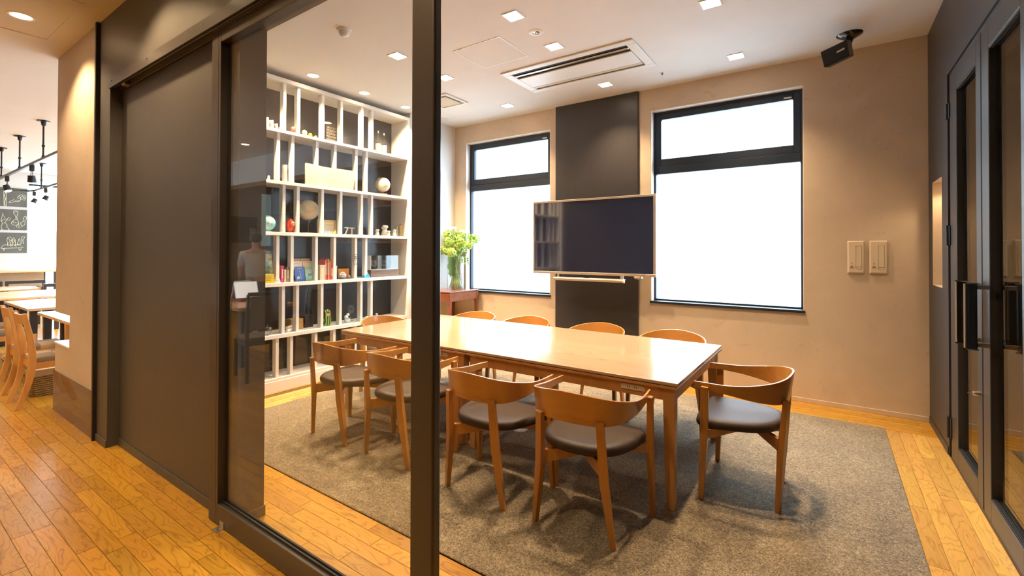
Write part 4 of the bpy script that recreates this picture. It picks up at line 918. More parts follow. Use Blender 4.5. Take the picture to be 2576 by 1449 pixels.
b = BM(); tube(b, [(-1.880, YT-.045, 1.112), (-1.866, YT-.045, 1.112)], [.024,.022], 18); t.p('end_cap', b, M['wplast'], smooth=True, auto=40)
b = BM(); tube(b, [(-2.742, YT-.045, 1.112), (-2.756, YT-.045, 1.112)], [.024,.022], 18); t.p('end_cap', b, M['champ'], smooth=True, auto=40)
b = BM(); box(b, -2.735, -1.885, YT-.04, YT+.05, 1.118, 1.132); t.p('tray_plate', b, M['champ'], bevel=.002)
b = BM(); box(b, -2.735, -2.705, YT, YT+.03, 1.13, 1.165); box(b, -1.93, -1.90, YT, YT+.03, 1.13, 1.165); t.p('hanger', b, M['champ'])
b = BM(); box(b, -2.36, -2.29, YT-.052, YT-.046, 1.128, 1.138); t.p('label_plate', b, M['slot'])

# ---- intercom plates on the plaster wall
for k, (xa, xb, lab) in enumerate(((.137, .266, 'cream wall control panel with a long rounded key, the one nearer the wide window'), (.297, .428, 'cream wall control panel with a long rounded key, the one nearer the room corner'))):
    t = T('wall_control_panel', lab, 'control panel', ((xa+xb)/2, YB, 1.24), 'wall control panels')
    b = BM(); z0, z1 = 1.244, 1.545; pts = [(xa, YB, xb, z0, z1), (xa+.014, YB-.018, xb-.012, z0+.016, z1-.010)]
    lo = [b.verts.new(p) for p in ((xa, YB, z0), (xb, YB, z0), (xb, YB, z1), (xa, YB, z1))]; hi = [b.verts.new(p) for p in ((xa+.012, YB-.020, z0+.014), (xb-.010, YB-.020, z0+.014), (xb-.010, YB-.020, z1-.008), (xa+.012, YB-.020, z1-.008))]
    b.faces.new(lo); b.faces.new(hi[::-1])
    for i in range(4): b.faces.new((lo[i], lo[(i+1)%4], hi[(i+1)%4], hi[i]))
    t.p('cover', b, M['cream'], bevel=.002)
    kx = xa+.085; out = [(kx-.021, z1-.045), (kx+.021, z1-.045), (kx+.021, z0+.060)] + [(kx+.021*math.cos(a), z0+.060-.021*math.sin(a)) for a in [PI*q/8 for q in range(1, 8)]] + [(kx-.021, z0+.060)]
    b = BM(); tube(b, [(x, YB-.0205, z) for x, z in out], .0011, 4, close=True); tube(b, [(kx-.021, YB-.0205, z0+.064), (kx+.021, YB-.0205, z0+.064)], .0008, 4); t.p('key_outline', b, plain('brown_gap', (.22,.14,.07), .7))
    b = BM(); box(b, xa+.020, xa+.046, YB-.0212, YB-.020, z0+.052, z0+.076); t.p('sensor_window', b, plain('pale_window', (.45,.36,.27), .3)); b = BM(); ball(b, (xa+.034, YB-.021, z0+.064), .005, 1); t.p('sensor', b, M['slot'])
    b = BM(); tube(b, [(xa+.027+.003*q, YB-.0205, z0+.088+.008*(q%3)) for q in range(5)], .0008, 4); t.p('marking', b, bpy.data.materials['brown_gap'])

# ---- ceiling fixtures of the meeting room
first = None
SQ = [(-2.045,2.985,'over the near edge of the table'),(-.722,3.657,'over the table end nearest the glazed doors'),(-2.045,3.640,'beside the round spot, over the middle of the table'),(-.722,4.797,'near the window wall, above the wide window'),
      (-2.045,4.797,'near the window wall, above the charcoal panel'),(-3.372,4.797,'near the window wall, above the small window'),(-3.376,3.645,'just clear of the dark door stile, beside the vent'),(-3.376,2.980,'seen through the glass door, nearest the smoke detector'),(-.722,2.985,'over the near table end, the closest of all')]
for i, (x, y, w_) in enumerate(SQ):
    if first is None:
        t = T('square_downlight', 'x', 'ceiling light', (x, y, ZR), 'square downlights in the meeting room'); s = .062
        b = BM()
        for (a, c_, d, e) in ((-s-.008, s+.008, -s-.008, -s), (-s-.008, s+.008, s, s+.008), (-s-.008, -s, -s, s), (s, s+.008, -s, s)): box(b, x+a, x+c_, y+d, y+e, ZR-.006, ZR)
        t.p('trim_ring', b, M['wtrim'])
        b = BM(); box(b, x-s, x+s, y-s, y+s, ZR-.003, ZR-.001); t.p('lens', b, M['lamp'])
        spot(t.o, (0,0,-.02), P_SQ, WARM, 106, 1.0, .05); first = t.o; o = t.o
    else:
        o = dup(first, (x, y, ZR))
    o['label'] = 'small square glowing ceiling downlight ' + w_
first = None
for i, (x, y, w_) in enumerate(((-4.50,2.814,'above the bookcase, nearest the partition'),(-4.50,3.468,'above the middle of the bookcase'),(-4.50,4.110,'above the far end of the bookcase'),(-4.50,2.16,'above the bookcase, hidden behind the partition'))):
    if first is None:
        t = T('round_downlight', 'x', 'ceiling light', (x, y, ZR), 'round downlights along the bookcase')
        b = BM(); lathe(b, [(.055,-.003),(.066,-.003),(.066,0),(.055,0)], (x,y,ZR), 28); t.p('trim_ring', b, M['wtrim'])
        b = BM(); lathe(b, [(0,-.002),(.055,-.002),(.055,-.0005),(0,-.0005)], (x,y,ZR), 28); t.p('lens', b, M['lamp'])
        spot(t.o, (0,0,-.02), P_SHELF, WARM, 110, .6, .045, aim=(-.05,0,-1)); first = t.o; o = t.o
    else: o = dup(first, (x, y, ZR))
    o['label'] = 'round glowing ceiling downlight ' + w_
t = T('cassette_air_conditioner', 'long white two-slot ceiling cassette air conditioner over the table', 'air conditioner', (-2.11, 4.21, ZR))
x0, x1, y0, y1 = -2.822, -1.405, 3.880, 4.562
b = BM()
for (a, c_, d, e) in ((x0, x1, y0, y0+.075), (x0, x1, y1-.075, y1), (x0, x0+.085, y0+.075, y1-.075), (x1-.085, x1, y0+.075, y1-.075)): box(b, a, c_, d, e, ZR-.016, ZR)
t.p('frame', b, M['wplast'], bevel=.004)
b = BM(); box(b, x0+.08, x1-.08, y0+.07, y1-.07, ZR-.004, ZR-.001); t.p('dark_interior', b, M['slot'])
b = BM(); box(b, x0+.090, x1-.090, y0+.215, y1-.175, ZR-.020, ZR-.005); t.p('centre_panel', b, M['wplast'], bevel=.004)
b = BM(); box(b, x0+.090, x1-.090, y0+.135, y0+.165, ZR-.016, ZR-.008); t.p('flap', b, M['champ'], bevel=.002)
b = BM(); box(b, x0+.090, x1-.090, y1-.170, y1-.125, ZR-.020, ZR-.008); t.p('flap', b, M['cream'], bevel=.002)
t = T('access_hatch', 'square ceiling access hatch with a thin white rim beside the air conditioner', 'hatch', (-2.605, 3.44, ZR))
b = BM(); x0, x1, y0, y1 = -2.870, -2.340, 3.200, 3.682; e = .012
for (a, c_, d, f) in ((x0, x1, y0, y0+e), (x0, x1, y1-e, y1), (x0, x0+e, y0+e, y1-e), (x1-e, x1, y0+e, y1-e)): box(b, a, c_, d, f, ZR-.004, ZR)
t.p('rim', b, M['white'], bevel=.001); b = BM(); box(b, x0+e+.003, x1-e-.003, y0+e+.003, y1-e-.003, ZR-.003, ZR-.0005); t.p('hatch_panel', b, M['ceil'])
b = BM(); box(b, x0+.06, x0+.10, y0-.001, y0+e+.001, ZR-.006, ZR-.002); t.p('catch', b, M['champ'])
t = T('eyeball_spot', 'unlit round white recessed spot with a chrome inner lamp beside the square lights', 'ceiling light', (-2.041, 3.317, ZR))
b = BM(); lathe(b, [(.028,-.002),(.034,-.007),(.058,-.005),(.066,0),(.028,0)], (-2.041,3.317,ZR), 28); t.p('trim_ring', b, M['wplast'], smooth=True, auto=40)
b = BM(); lathe(b, [(0,-.004),(.012,-.006),(.022,-.003),(.029,-.0005),(0,-.0005)], (-2.041,3.317,ZR), 20); t.p('reflector', b, M['chrome'], smooth=True, auto=30)
b = BM(); lathe(b, [(0,-.014),(.007,-.012),(.007,-.004),(0,-.004)], (-2.041,3.317,ZR), 12); t.p('bulb', b, M['steel'], smooth=True)
t = T('exhaust_vent', 'square white ceiling exhaust grille partly behind the dark door stile', 'vent', (-3.91, 4.2, ZR))
b = BM(); x0, x1, y0, y1 = -4.12, -3.700, 3.995, 4.415; e = .035
for (a, c_, d, f) in ((x0, x1, y0, y0+e), (x0, x1, y1-e, y1), (x0, x0+e, y0+e, y1-e), (x1-e, x1, y0+e, y1-e)): box(b, a, c_, d, f, ZR-.020, ZR)
t.p('frame', b, M['white'], bevel=.004); b = BM(); box(b, x0+.07, x1-.07, y0+.07, y1-.07, ZR-.024, ZR-.006); t.p('cover_plate', b, M['cream'], bevel=.004); b = BM(); box(b, x0+.03, x1-.03, y0+.03, y1-.03, ZR-.006, ZR-.001); t.p('recess', b, plain('grey_recess', (.25,.23,.2), .7))
b = BM(); lathe(b, [(0,-.005),(.085,-.005),(.095,0),(0,0)], (-4.49,4.79,ZR), 28); single('round_ceiling_speaker', b, plain('ceiling_speaker_grille', (.62,.60,.55), .8, bmp=.3, vscale=120), 'flat round off-white ceiling speaker grille near the corner by the vase', 'speaker', (-4.49, 4.79, ZR), smooth=True, auto=30)
t = T('smoke_detector', 'white dome smoke detector on the ceiling seen through the glass door', 'smoke detector', (-3.349, 2.375, ZR))
b = BM(); lathe(b, [(0,-.014),(.055,-.014),(.062,0),(0,0)], (-3.349,2.375,ZR), 26); t.p('base', b, M['wplast'], smooth=True, auto=35)
b = BM(); lathe(b, [(0,-.060),(.020,-.058),(.036,-.046),(.042,-.030),(.046,-.014),(0,-.014)], (-3.349,2.375,ZR), 22); t.p('dome', b, M['wplast'], smooth=True, auto=35)
t = T('sprinkler_head', 'small chrome sprinkler head in the ceiling above the wide window', 'sprinkler', (-1.422, 4.816, ZR))
b = BM(); lathe(b, [(0,-.004),(.024,-.003),(.032,0),(0,0)], (-1.422,4.816,ZR), 20); t.p('rose', b, M['wplast'], smooth=True, auto=35)
b = BM(); lathe(b, [(0,-.030),(.014,-.028),(.006,-.022),(.010,-.012),(.012,-.004),(0,-.004)], (-1.422,4.816,ZR), 14); t.p('nozzle', b, M['steel'], smooth=True, auto=35)
# ---- ceiling speaker on a ball mount
t = T('box_speaker', 'black box speaker tilted down from a round ceiling mount near the room corner', 'speaker', (.15, 4.86, ZR))
b = BM(); lathe(b, [(0,-.045),(.030,-.042),(.060,-.025),(.092,-.008),(.096,0),(0,0)], (.15, 4.86, ZR), 32); t.p('ceiling_mount', b, plain('gloss_black', (.012,.012,.014), .2, coat=.5), smooth=True, auto=40)
b = BM(); tube(b, [(.15, 4.86, ZR-.03), (.135, 4.84, ZR-.10)], [.03,.026], 14); t.p('neck', b, M['blackp'], smooth=True)
A = px(2063, 131, 1, 4.62); B = px(2130, 99, 1, 4.70); C_ = px(2137, 140, 1, 4.70); D = px(2073, 171, 1, 4.62)
b = BM(); fr = [A, B, C_, D]; bk = [Vector(p) + Vector((.035, .115, .030)) for p in (A, B, C_, D)]
f = [b.verts.new(p) for p in fr]; k = [b.verts.new(p) for p in bk]; b.faces.new(f); b.faces.new(k[::-1])
for i in range(4): b.faces.new((f[i], f[(i+1)%4], k[(i+1)%4], k[i]))
t.p('cabinet', b, plain('speaker_black', (.020,.020,.024), .42), bevel=.008, segs=2)
n_ = (B-A).cross(D-A).normalized(); n_ = n_ if n_.y < 0 else -n_
b = BM(); q = [A.lerp(B, a).lerp(D.lerp(C_, a), c_) + n_*.0015 for a, c_ in ((.56,.42),(.86,.40),(.86,.50),(.56,.52))]; f = [b.verts.new(p) for p in q]; k = [b.verts.new(p + n_*.0015) for p in q]; b.faces.new(f); b.faces.new(k[::-1])
for i in range(4): b.faces.new((f[i], f[(i+1)%4], k[(i+1)%4], k[i]))
t.p('badge', b, M['chrome'])

# ---- console table and vase of flowers
cx0, cx1, cy0, cy1 = -4.645, -4.150, 4.580, 5.195
t = T('console_table', 'small reddish mahogany console table in the corner under the flowers', 'table', ((cx0+cx1)/2, (cy0+cy1)/2, 0))
b = BM(); box(b, cx0, cx1, cy0, cy1, .876, .892); t.p('table_top', b, M['mahog'], bevel=.003, segs=2)
for (a, c_, d, e) in ((cx0+.03, cx1-.03, cy0+.008, cy0+.026), (cx0+.03, cx1-.03, cy1-.026, cy1-.008), (cx0+.008, cx0+.026, cy0+.03, cy1-.03), (cx1-.026, cx1-.008, cy0+.03, cy1-.03)):
    b = BM(); box(b, a, c_, d, e, .762, .876); t.p('apron', b, M['mahog'])
for sx in (0, 1):
    for sy in (0, 1):
        X = cx0+.026 if sx == 0 else cx1-.026; Y = cy0+.026 if sy == 0 else cy1-.026
        b = BM(); box(b, X-.022, X+.022, Y-.022, Y+.022, .74, .876); bar(b, (X, Y, .74), (X+(.006 if sx else -.0), Y, .001), .042,.042,.026,.026, side=(1,0,0)); t.p('leg', b, M['mahog'], bevel=.002)
V = Vector((-4.425, 5.0, .893))
t = T('glass_vase', 'tall straight clear glass vase on the mahogany console table', 'vase', V)
b = BM(); lathe(b, [(0,0),(.118,0),(.122,.006),(.124,.47),(.119,.47),(.117,.014),(0,.012)], V, 36); t.p('glass', b, M['vglass'], smooth=True, auto=50)
b = BM(); lathe(b, [(0,.22),(.116,.22),(.116,.221),(0,.221)], V, 30); t.p('water_surface', b, glass_pane('water', (.95,.98,.96)))
lm, nt, bs = new('monstera_green'); tc = nt.nodes.new('ShaderNodeTexCoord'); n = noise_t(nt, tc.outputs['Object'], 8, 3); L(nt, ramp(nt, n, [(.35,(.03,.16,.02)),(.7,(.10,.34,.05))]), bs.inputs['Base Color']); bs.inputs['Roughness'].default_value = .4
def leafy(name, c1, c2):
    m, nt, bs = new(name); g = nt.nodes.new('ShaderNodeNewGeometry'); L(nt, ramp(nt, g.outputs['Random Per Island'], [(0, c1), (1, c2)]), bs.inputs['Base Color']); bs.inputs['Roughness'].default_value = .6
    bs.inputs['Transmission Weight'].default_value = 0; bs.inputs['Subsurface Weight'].default_value = .0; return m
greens = leafy('snowball_green', (.30,.50,.07), (.58,.72,.20)); stemm = plain('stem_green', (.30,.42,.12), .5); petal = plain('cream_petal', (.88,.86,.80), .5)
t = T('flower_arrangement', 'loose bunch of green snowball flowers and white lilies in the glass vase', 'flowers', V + Vector((0,0,.02)))
b = BM(); r2 = random.Random(3); tips = []
for k in range(24):
    a = k*2.4; rr = .05+.05*r2.random(); foot = V + Vector((rr*math.cos(a+2.6), rr*math.sin(a+2.6), .02)); s = .06+.31*((k*7) % 24)/24; tip = V + Vector((s*math.cos(a), s*.8*math.sin(a), .60+.25*r2.random()-.25*s))
    mid = V + Vector((.05*math.cos(a), .05*math.sin(a), .46)); tips.append(tip); tube(b, spline([foot, mid, tip], 6), .0035, 5)
t.p('stems', b, stemm, smooth=True)
for k, tip in enumerate(tips):
    b = BM(); R_ = .058+.022*r2.random()
    for q in range(130):
        d = Vector((r2.gauss(0,1), r2.gauss(0,1), r2.gauss(0,1))).normalized(); c_ = tip + d*R_*(.75+.3*r2.random()); x, y = frame_of(d); a = r2.random()*6.28; x, y = x*math.cos(a)+y*math.sin(a), y*math.cos(a)-x*math.sin(a); s = .013+.006*r2.random()
        vs = [b.verts.new(c_ + v) for v in (-x*s, -y*s*.8+d*.004, x*s, y*s*.8+d*.004)]; b.faces.new(vs)
    t.p('flower_head', b, greens)
b = BM()
for q in range(150):
    tip = tips[q % 24]; c_ = tip.lerp(V+Vector((0,0,.5)), r2.random()*.75) + Vector((r2.gauss(0,.03), r2.gauss(0,.03), r2.gauss(0,.02))); d = Vector((r2.gauss(0,1), r2.gauss(0,1), r2.gauss(0,1))).normalized(); x, y = frame_of(d); s = .020+.012*r2.random()
    vs = [b.verts.new(c_ + v) for v in (-x*s, -y*s*.55-d*.004, x*s*1.2, y*s*.55-d*.004)]; b.faces.new(vs)
t.p('foliage', b, leafy('leaf_green', (.10,.28,.03), (.30,.50,.10)), kind='stuff')
for k, (dx, dy, dz) in enumerate(((.02,-.06,.86),(-.14,-.02,.80),(.22,-.02,.80),(.17,.05,.58),(.05,.1,.82))):
    c_ = V + Vector((dx, dy, dz)); b = BM(); lathe(b, [(.004,-.10),(.010,-.05),(.022,-.01),(.040,.015),(.052,.020)], c_, 14, (dx+.1, dy-.3, 1.0)); tube(b, [c_ + Vector((0,0,-.10)), V + Vector((dx*.3, dy*.3, .4))], .004, 5); t.p('lily', b, petal, smooth=True)
b = BM(); cL = V + Vector((-.025, -.075, .30)); sh_ = []
for k in range(25):
    a = -PI/2 + 2*PI*k/24; r = .10*(1+.25*math.sin(a))*(1 - .22*(k % 3 == 1)); sh_.append(Vector((cL.x + r*.80*math.cos(a), cL.y + .035*abs(math.cos(a))-.01, cL.z + r*1.9*math.sin(a)*.9)))
cc = b.verts.new(cL + Vector((0,-.012,0))); vv = [b.verts.new(p) for p in sh_[:-1]]
for i in range(24): b.faces.new((cc, vv[i], vv[(i+1)%24]))
t.p('split_leaf', b, lm, smooth=True)
b = BM()
for k in range(4):
    p = V + Vector((.11+.03*k, -.05+.03*k, .50-.02*k)); tube(b, [V + Vector((.05,0,.50)), p, p + Vector((.02,-.01,-.10))], .002, 4)
    for q in range(4):
        c_ = p + Vector((.02*q/4, -.01, -.03*q)); d = Vector((r2.gauss(0,1), -1, r2.gauss(0,.5))).normalized(); x, y = frame_of(d); vs = [b.verts.new(c_ + v) for v in (-x*.022, -y*.016, x*.022, y*.020)]; b.faces.new(vs)
t.p('trailing_ivy', b, bpy.data.materials['leaf_green'])

# ================================================================== CORRIDOR AND CAFE
first = None
CL = [(-4.955,.742,'round glowing downlight in the corridor ceiling beside the access hatch',1.0),(-3.35,.742,'round glowing corridor downlight in front of the dark recess',1.0),(-1.5,.50,'round glowing corridor downlight in front of the glass door',1.0),
      (-7.922,-1.43,'round glowing cafe downlight over the standing person',1.6),(-5.646,-1.42,'round glowing cafe downlight over the black cafe chairs',1.6),(-7.667,-3.17,'round glowing cafe downlight beside the back bar end',.8),(-5.745,-2.48,'round glowing cafe downlight behind the beam',.8),(-6.255,-3.26,'round glowing cafe downlight over the back bar bottles',.8),
      (-8.4,3.5,'added unseen cafe fill downlight over the tables, nearest the beige pier',4),(-10.6,3.6,'added unseen cafe fill downlight over the long cafe table',4),(-12.6,3.9,'added unseen cafe fill downlight toward the cafe end wall',3.5),  # three hidden fill lamps added to brighten the cafe and its ceiling
      (-3.0,-1.4,'round glowing cafe downlight over the corridor',.9),(.90,-2.2,'round glowing corridor downlight near the corridor end',1.0)]
for (x, y, lab, k) in CL:
    if first is None:
        t = T('corridor_downlight', lab, 'ceiling light', (x, y, ZC), 'round downlights in corridor and cafe')
        b = BM(); lathe(b, [(.060,-.004),(.074,-.003),(.076,0),(.060,0)], (x,y,ZC), 28); t.p('trim_ring', b, M['wtrim'], smooth=True, auto=40)
        b = BM(); lathe(b, [(0,-.002),(.060,-.002),(.060,-.0005),(0,-.0005)], (x,y,ZC), 28); t.p('lens', b, M['lamp2'])
        spot(t.o, (0,0,-.02), P_CORR, WARM2, 125, .5, .05); first = t.o; o = t.o
    else: o = dup(first, (x, y, ZC), label=lab)
    if k != 1.0:
        for ch_ in o.children:
            if ch_.type == 'LIGHT': ch_.data = ch_.data.copy(); ch_.data.energy *= k
t = T('access_hatch', 'rectangular access hatch in the corridor ceiling beside the round downlight', 'hatch', (-4.9, .72, ZC))
b = BM(); x0, x1, y0, y1 = -5.35, -4.335, .50, .960; e = .014
for (a, c_, d, f) in ((x0, x1, y0, y0+e), (x0, x1, y1-e, y1), (x0, x0+e, y0+e, y1-e), (x1-e, x1, y0+e, y1-e)): box(b, a, c_, d, f, ZC-.004, ZC)
t.p('rim', b, M['ceil'], bevel=.001)
for ch_ in o.children:
    if ch_.type == 'LIGHT':
        ch_.data = ch_.data.copy(); ch_.data.energy = 950; ch_.data.spot_size = math.radians(46); ch_.data.color = WARM
        ch_.rotation_euler = (Vector((.0, 5.24, 1.25)) - Vector((.9, -2.2, 3.17))).to_track_quat('-Z', 'Y').to_euler()
# track lighting loop
ZT2 = 2.675
t = T('light_track', 'black rectangular track loop hung from the cafe ceiling on rods', 'light track', (-10.5, 1.9, ZT2))
pts = [(-6.9,1.535,ZT2),(-13.6,1.535,ZT2),(-13.85,1.60,ZT2),(-13.88,1.75,ZT2),(-13.88,2.1,ZT2),(-13.82,2.22,ZT2),(-13.6,2.272,ZT2),(-6.9,2.272,ZT2)]
b = BM()
for p, q in zip(pts, pts[1:]): bar(b, p, q, .034, .034)
t.p('track', b, plain('grey_black_track', (.10,.10,.095), .4))
for x in (-7.3, -8.754, -10.221, -11.645, -13.1):
    for y in (1.533, 2.272):
        b = BM(); lathe(b, [(0,0),(.065,0),(.068,-.012),(.028,-.016),(.022,-.06),(.012,-.07),(0,-.07)], (x,y,ZC-.001), 16); tube(b, [(x,y,ZC-.06),(x,y,ZT2)], .010, 8); lathe(b, [(0,-.02),(.017,-.012),(.017,.012),(0,.02)], (x,y,ZC-.34), 10); lathe(b, [(.02,0),(.008,.05),(0,.05)], (x,y,ZT2+.015), 10); t.p('hanger_rod', b, M['blackp'], smooth=True, auto=35)
proto = None
for k, (x, y, ax, lab) in enumerate(((-9.42,1.535,(-.15,.1,-1),'black track spotlight pointing straight down, nearest the beige pier'),(-11.17,1.535,(.35,.25,-1),'black track spotlight tilted with its lit face showing'),(-13.70,2.272,(.2,-.5,-1),'black track spotlight on the far rail near its bend'),(-12.75,2.272,(.2,-.5,-1),'black track spotlight on the far rail, second from the bend'))):
    t = T('track_spotlight', lab, 'spotlight', (x, y, ZT2), 'spotlights on the cafe track')
    d = Vector(ax).normalized(); p = Vector((x, y, ZT2-.215)); C0 = p - d*.05; C1 = p + d*.05
    b = BM(); box(b, x-.026, x+.026, y-.024, y+.024, ZT2-.105, ZT2-.018); t.p('adapter', b, M['blackp'], bevel=.006)
    b = BM(); s = Vector((0,1,0)).cross(d).normalized()*.050; tube(b, [Vector((x,y,ZT2-.105))+s*.1, Vector((x,y,ZT2-.112))+s, p+s], .004, 6); tube(b, [Vector((x,y,ZT2-.105))-s*.1, Vector((x,y,ZT2-.112))-s, p-s], .004, 6); t.p('yoke', b, M['blackp'])
    b = BM(); tube(b, [C0, C1], [.038,.048], 20); t.p('lamp_head', b, M['blackp'], smooth=True, auto=40)
    b = BM(); tube(b, [C1 + d*.001, C1 + d*.004], .043, 20); t.p('lens', b, M['lamp2'])
# chalkboards on the cafe end wall
XW = -14.995
chalk = plain('chalk_line', (.80,.80,.62), .9); slate = plain('chalkboard_slate', (.13,.135,.125), .7, var=.12, vscale=5)
def cb(u, v): p = px(u, v, 0, XW+.012); return p
draw = {
 0: [[(9,474),(10,520)],[(16,474),(15,520)],[(11,478),(14,484),(11,492),(14,500),(11,508),(13,518)],
     [(22,509),(26,506),(31,505),(34,502),(38,504),(42,503),(46,505),(50,504),(53,500),(52,496),(48,494),(44,497),(45,500),(50,500)],
     [(46,494),(50,491),(55,490),(60,491),(64,494),(64,500),(61,504),(57,502),(59,497),(55,494),(50,497),(54,502)],[(22,509),(25,511),(30,509),(38,507),(46,507),(51,505)],[(55,492),(60,495),(62,500)],[(0,470),(20,471),(40,473),(67,475)]],
 1: [[(2,556),(4,548),(7,536),(10,545),(14,552),(8,553),(3,556),(6,562),(12,560),(16,554),(22,546),(26,549),(24,554),(17,553)],[(6,562),(2,570),(5,577),(11,579)],[(12,560),(18,566),(17,572),(22,574),(20,578),(25,577)],
     [(28,561),(34,554),(41,552),(46,556),(46,563),(40,567),(33,566),(28,561)],[(40,552),(39,544),(34,536),(34,531),(38,530),(42,531),(46,533),(44,538),(42,546),(44,553)],[(34,533),(40,534),(45,531)],[(46,560),(48,568),(45,573),(52,572)],[(44,566),(40,572)],
     [(52,560),(58,557),(63,558),(62,566),(56,568),(52,564),(52,560)],[(58,557),(58,549),(62,544),(66,545),(66,551),(62,555)],[(54,568),(57,571)],[(30,556),(36,560),(42,560)]],
 2: [[(18,610),(17,603),(20,597),(26,596),(30,600),(29,607),(26,611),(20,611),(18,610)],[(19,611),(18,618),(27,618),(27,611)],[(21,600),(25,604),(22,607),(28,605)],[(31,617),(32,604),(34,596),(38,603),(39,613),(37,619)],[(33,611),(37,607),(34,603)],
     [(43,615),(47,602),(50,600),(51,615),(43,615)],[(54,614),(55,604),(54,598),(58,594),(62,596),(60,600),(57,603),(59,614)],[(2,624),(9,616),(50,616),(59,623),(2,625)],[(8,625),(9,630),(12,629),(12,625)],[(47,625),(49,630),(52,629),(53,625)],[(27,620),(33,616)],[(36,616),(41,620)]]}
for k, (v0, v1, v2, v3) in enumerate(((470,474,521,519),(524,530,579,578),(584,587,637,636))):
    yA = px(68, v1, 0, XW).y; z1, z0 = px(34, (v0+v1)/2, 0, XW).z, px(34, (v2+v3)/2, 0, XW).z
    t = T('chalkboard_panel', ['top chalkboard on the cafe end wall, with a flower-like chalk drawing', 'middle chalkboard on the cafe end wall, with prancing animals in chalk', 'lowest chalkboard on the cafe end wall, with small figures on a cart in chalk'][k], 'chalkboard', (XW, yA-.45, z0), 'chalkboards on the cafe end wall')
    b = BM(); box(b, XW, XW+.010, yA-1.0, yA, z0, z1); t.p('board', b, slate, bevel=.002)
    b = BM()
    for st in draw[k]: tube(b, [cb(u, v) for u, v in st], .0042, 4)
    t.p('chalk_drawing', b, chalk)
# ledge on the end wall
t = T('wall_ledge', 'long pale oak ledge counter along the cafe end wall below the chalkboards', 'counter', (-14.75, 1.5, .95))
b = BM(); box(b, -14.99, -14.5, -.5, 3.6, .945, .985); t.p('counter_top', b, M['oaktop'], bevel=.003)
for y in (.3, 2.78, 3.55): b = BM(); box(b, -14.62, -14.54, y-.035, y+.035, .002, .945); t.p('leg', b, M['dwood'])
def cafe_table(x0, x1, y0, y1, label, legm='dwood', z=.72):
    t = T('cafe_table', label, 'table', ((x0+x1)/2, (y0+y1)/2, 0), 'pale oak cafe tables')
    b = BM(); box(b, x0, x1, y0, y1, z-.032, z); t.p('table_top', b, M['oaktop'], bevel=.003)
    for X in (x0+.09, x1-.09):
        for Y in (y0+.07, y1-.07): b = BM(); bar(b, (X, Y, z-.032), (X, Y, .001), .070,.070,.055,.055, side=(1,0,0)); t.p('leg', b, M[legm], bevel=.002)
    return t
cafe_table(-7.60, -6.682, 1.295, 1.95, 'pale oak cafe table just beyond the beige pier, beside the oak chairs')
cafe_table(-6.678, -5.30, 1.295, 1.95, 'pale oak cafe table seen through the notch in the beige pier', 'oakch')
cafe_table(-9.56, -8.892, 1.295, 2.0, 'pale oak cafe table butted to the further one, second row')
cafe_table(-8.888, -8.105, 1.295, 2.0, 'pale oak cafe table with a sharp corner, second row from the beige pier')
cafe_table(-11.70, -10.09, 1.30, 2.30, 'long pale oak cafe table in the third row from the beige pier')
t = T('round_cafe_table', 'round-cornered pale oak cafe table farthest down the cafe', 'table', (-12.95, 1.75, 0))
b = BM(); lathe(b, [(0,.69),(.55,.69),(.57,.705),(.55,.72),(0,.72)], (-12.85,1.62,0), 36); t.p('table_top', b, M['oaktop'], smooth=True, auto=40)
b = BM(); lathe(b, [(0,.002),(.28,.002),(.28,.02),(.04,.03),(.035,.69),(0,.69)], (-12.85,1.62,0), 24); t.p('pedestal', b, M['dwood'], smooth=True, auto=40)
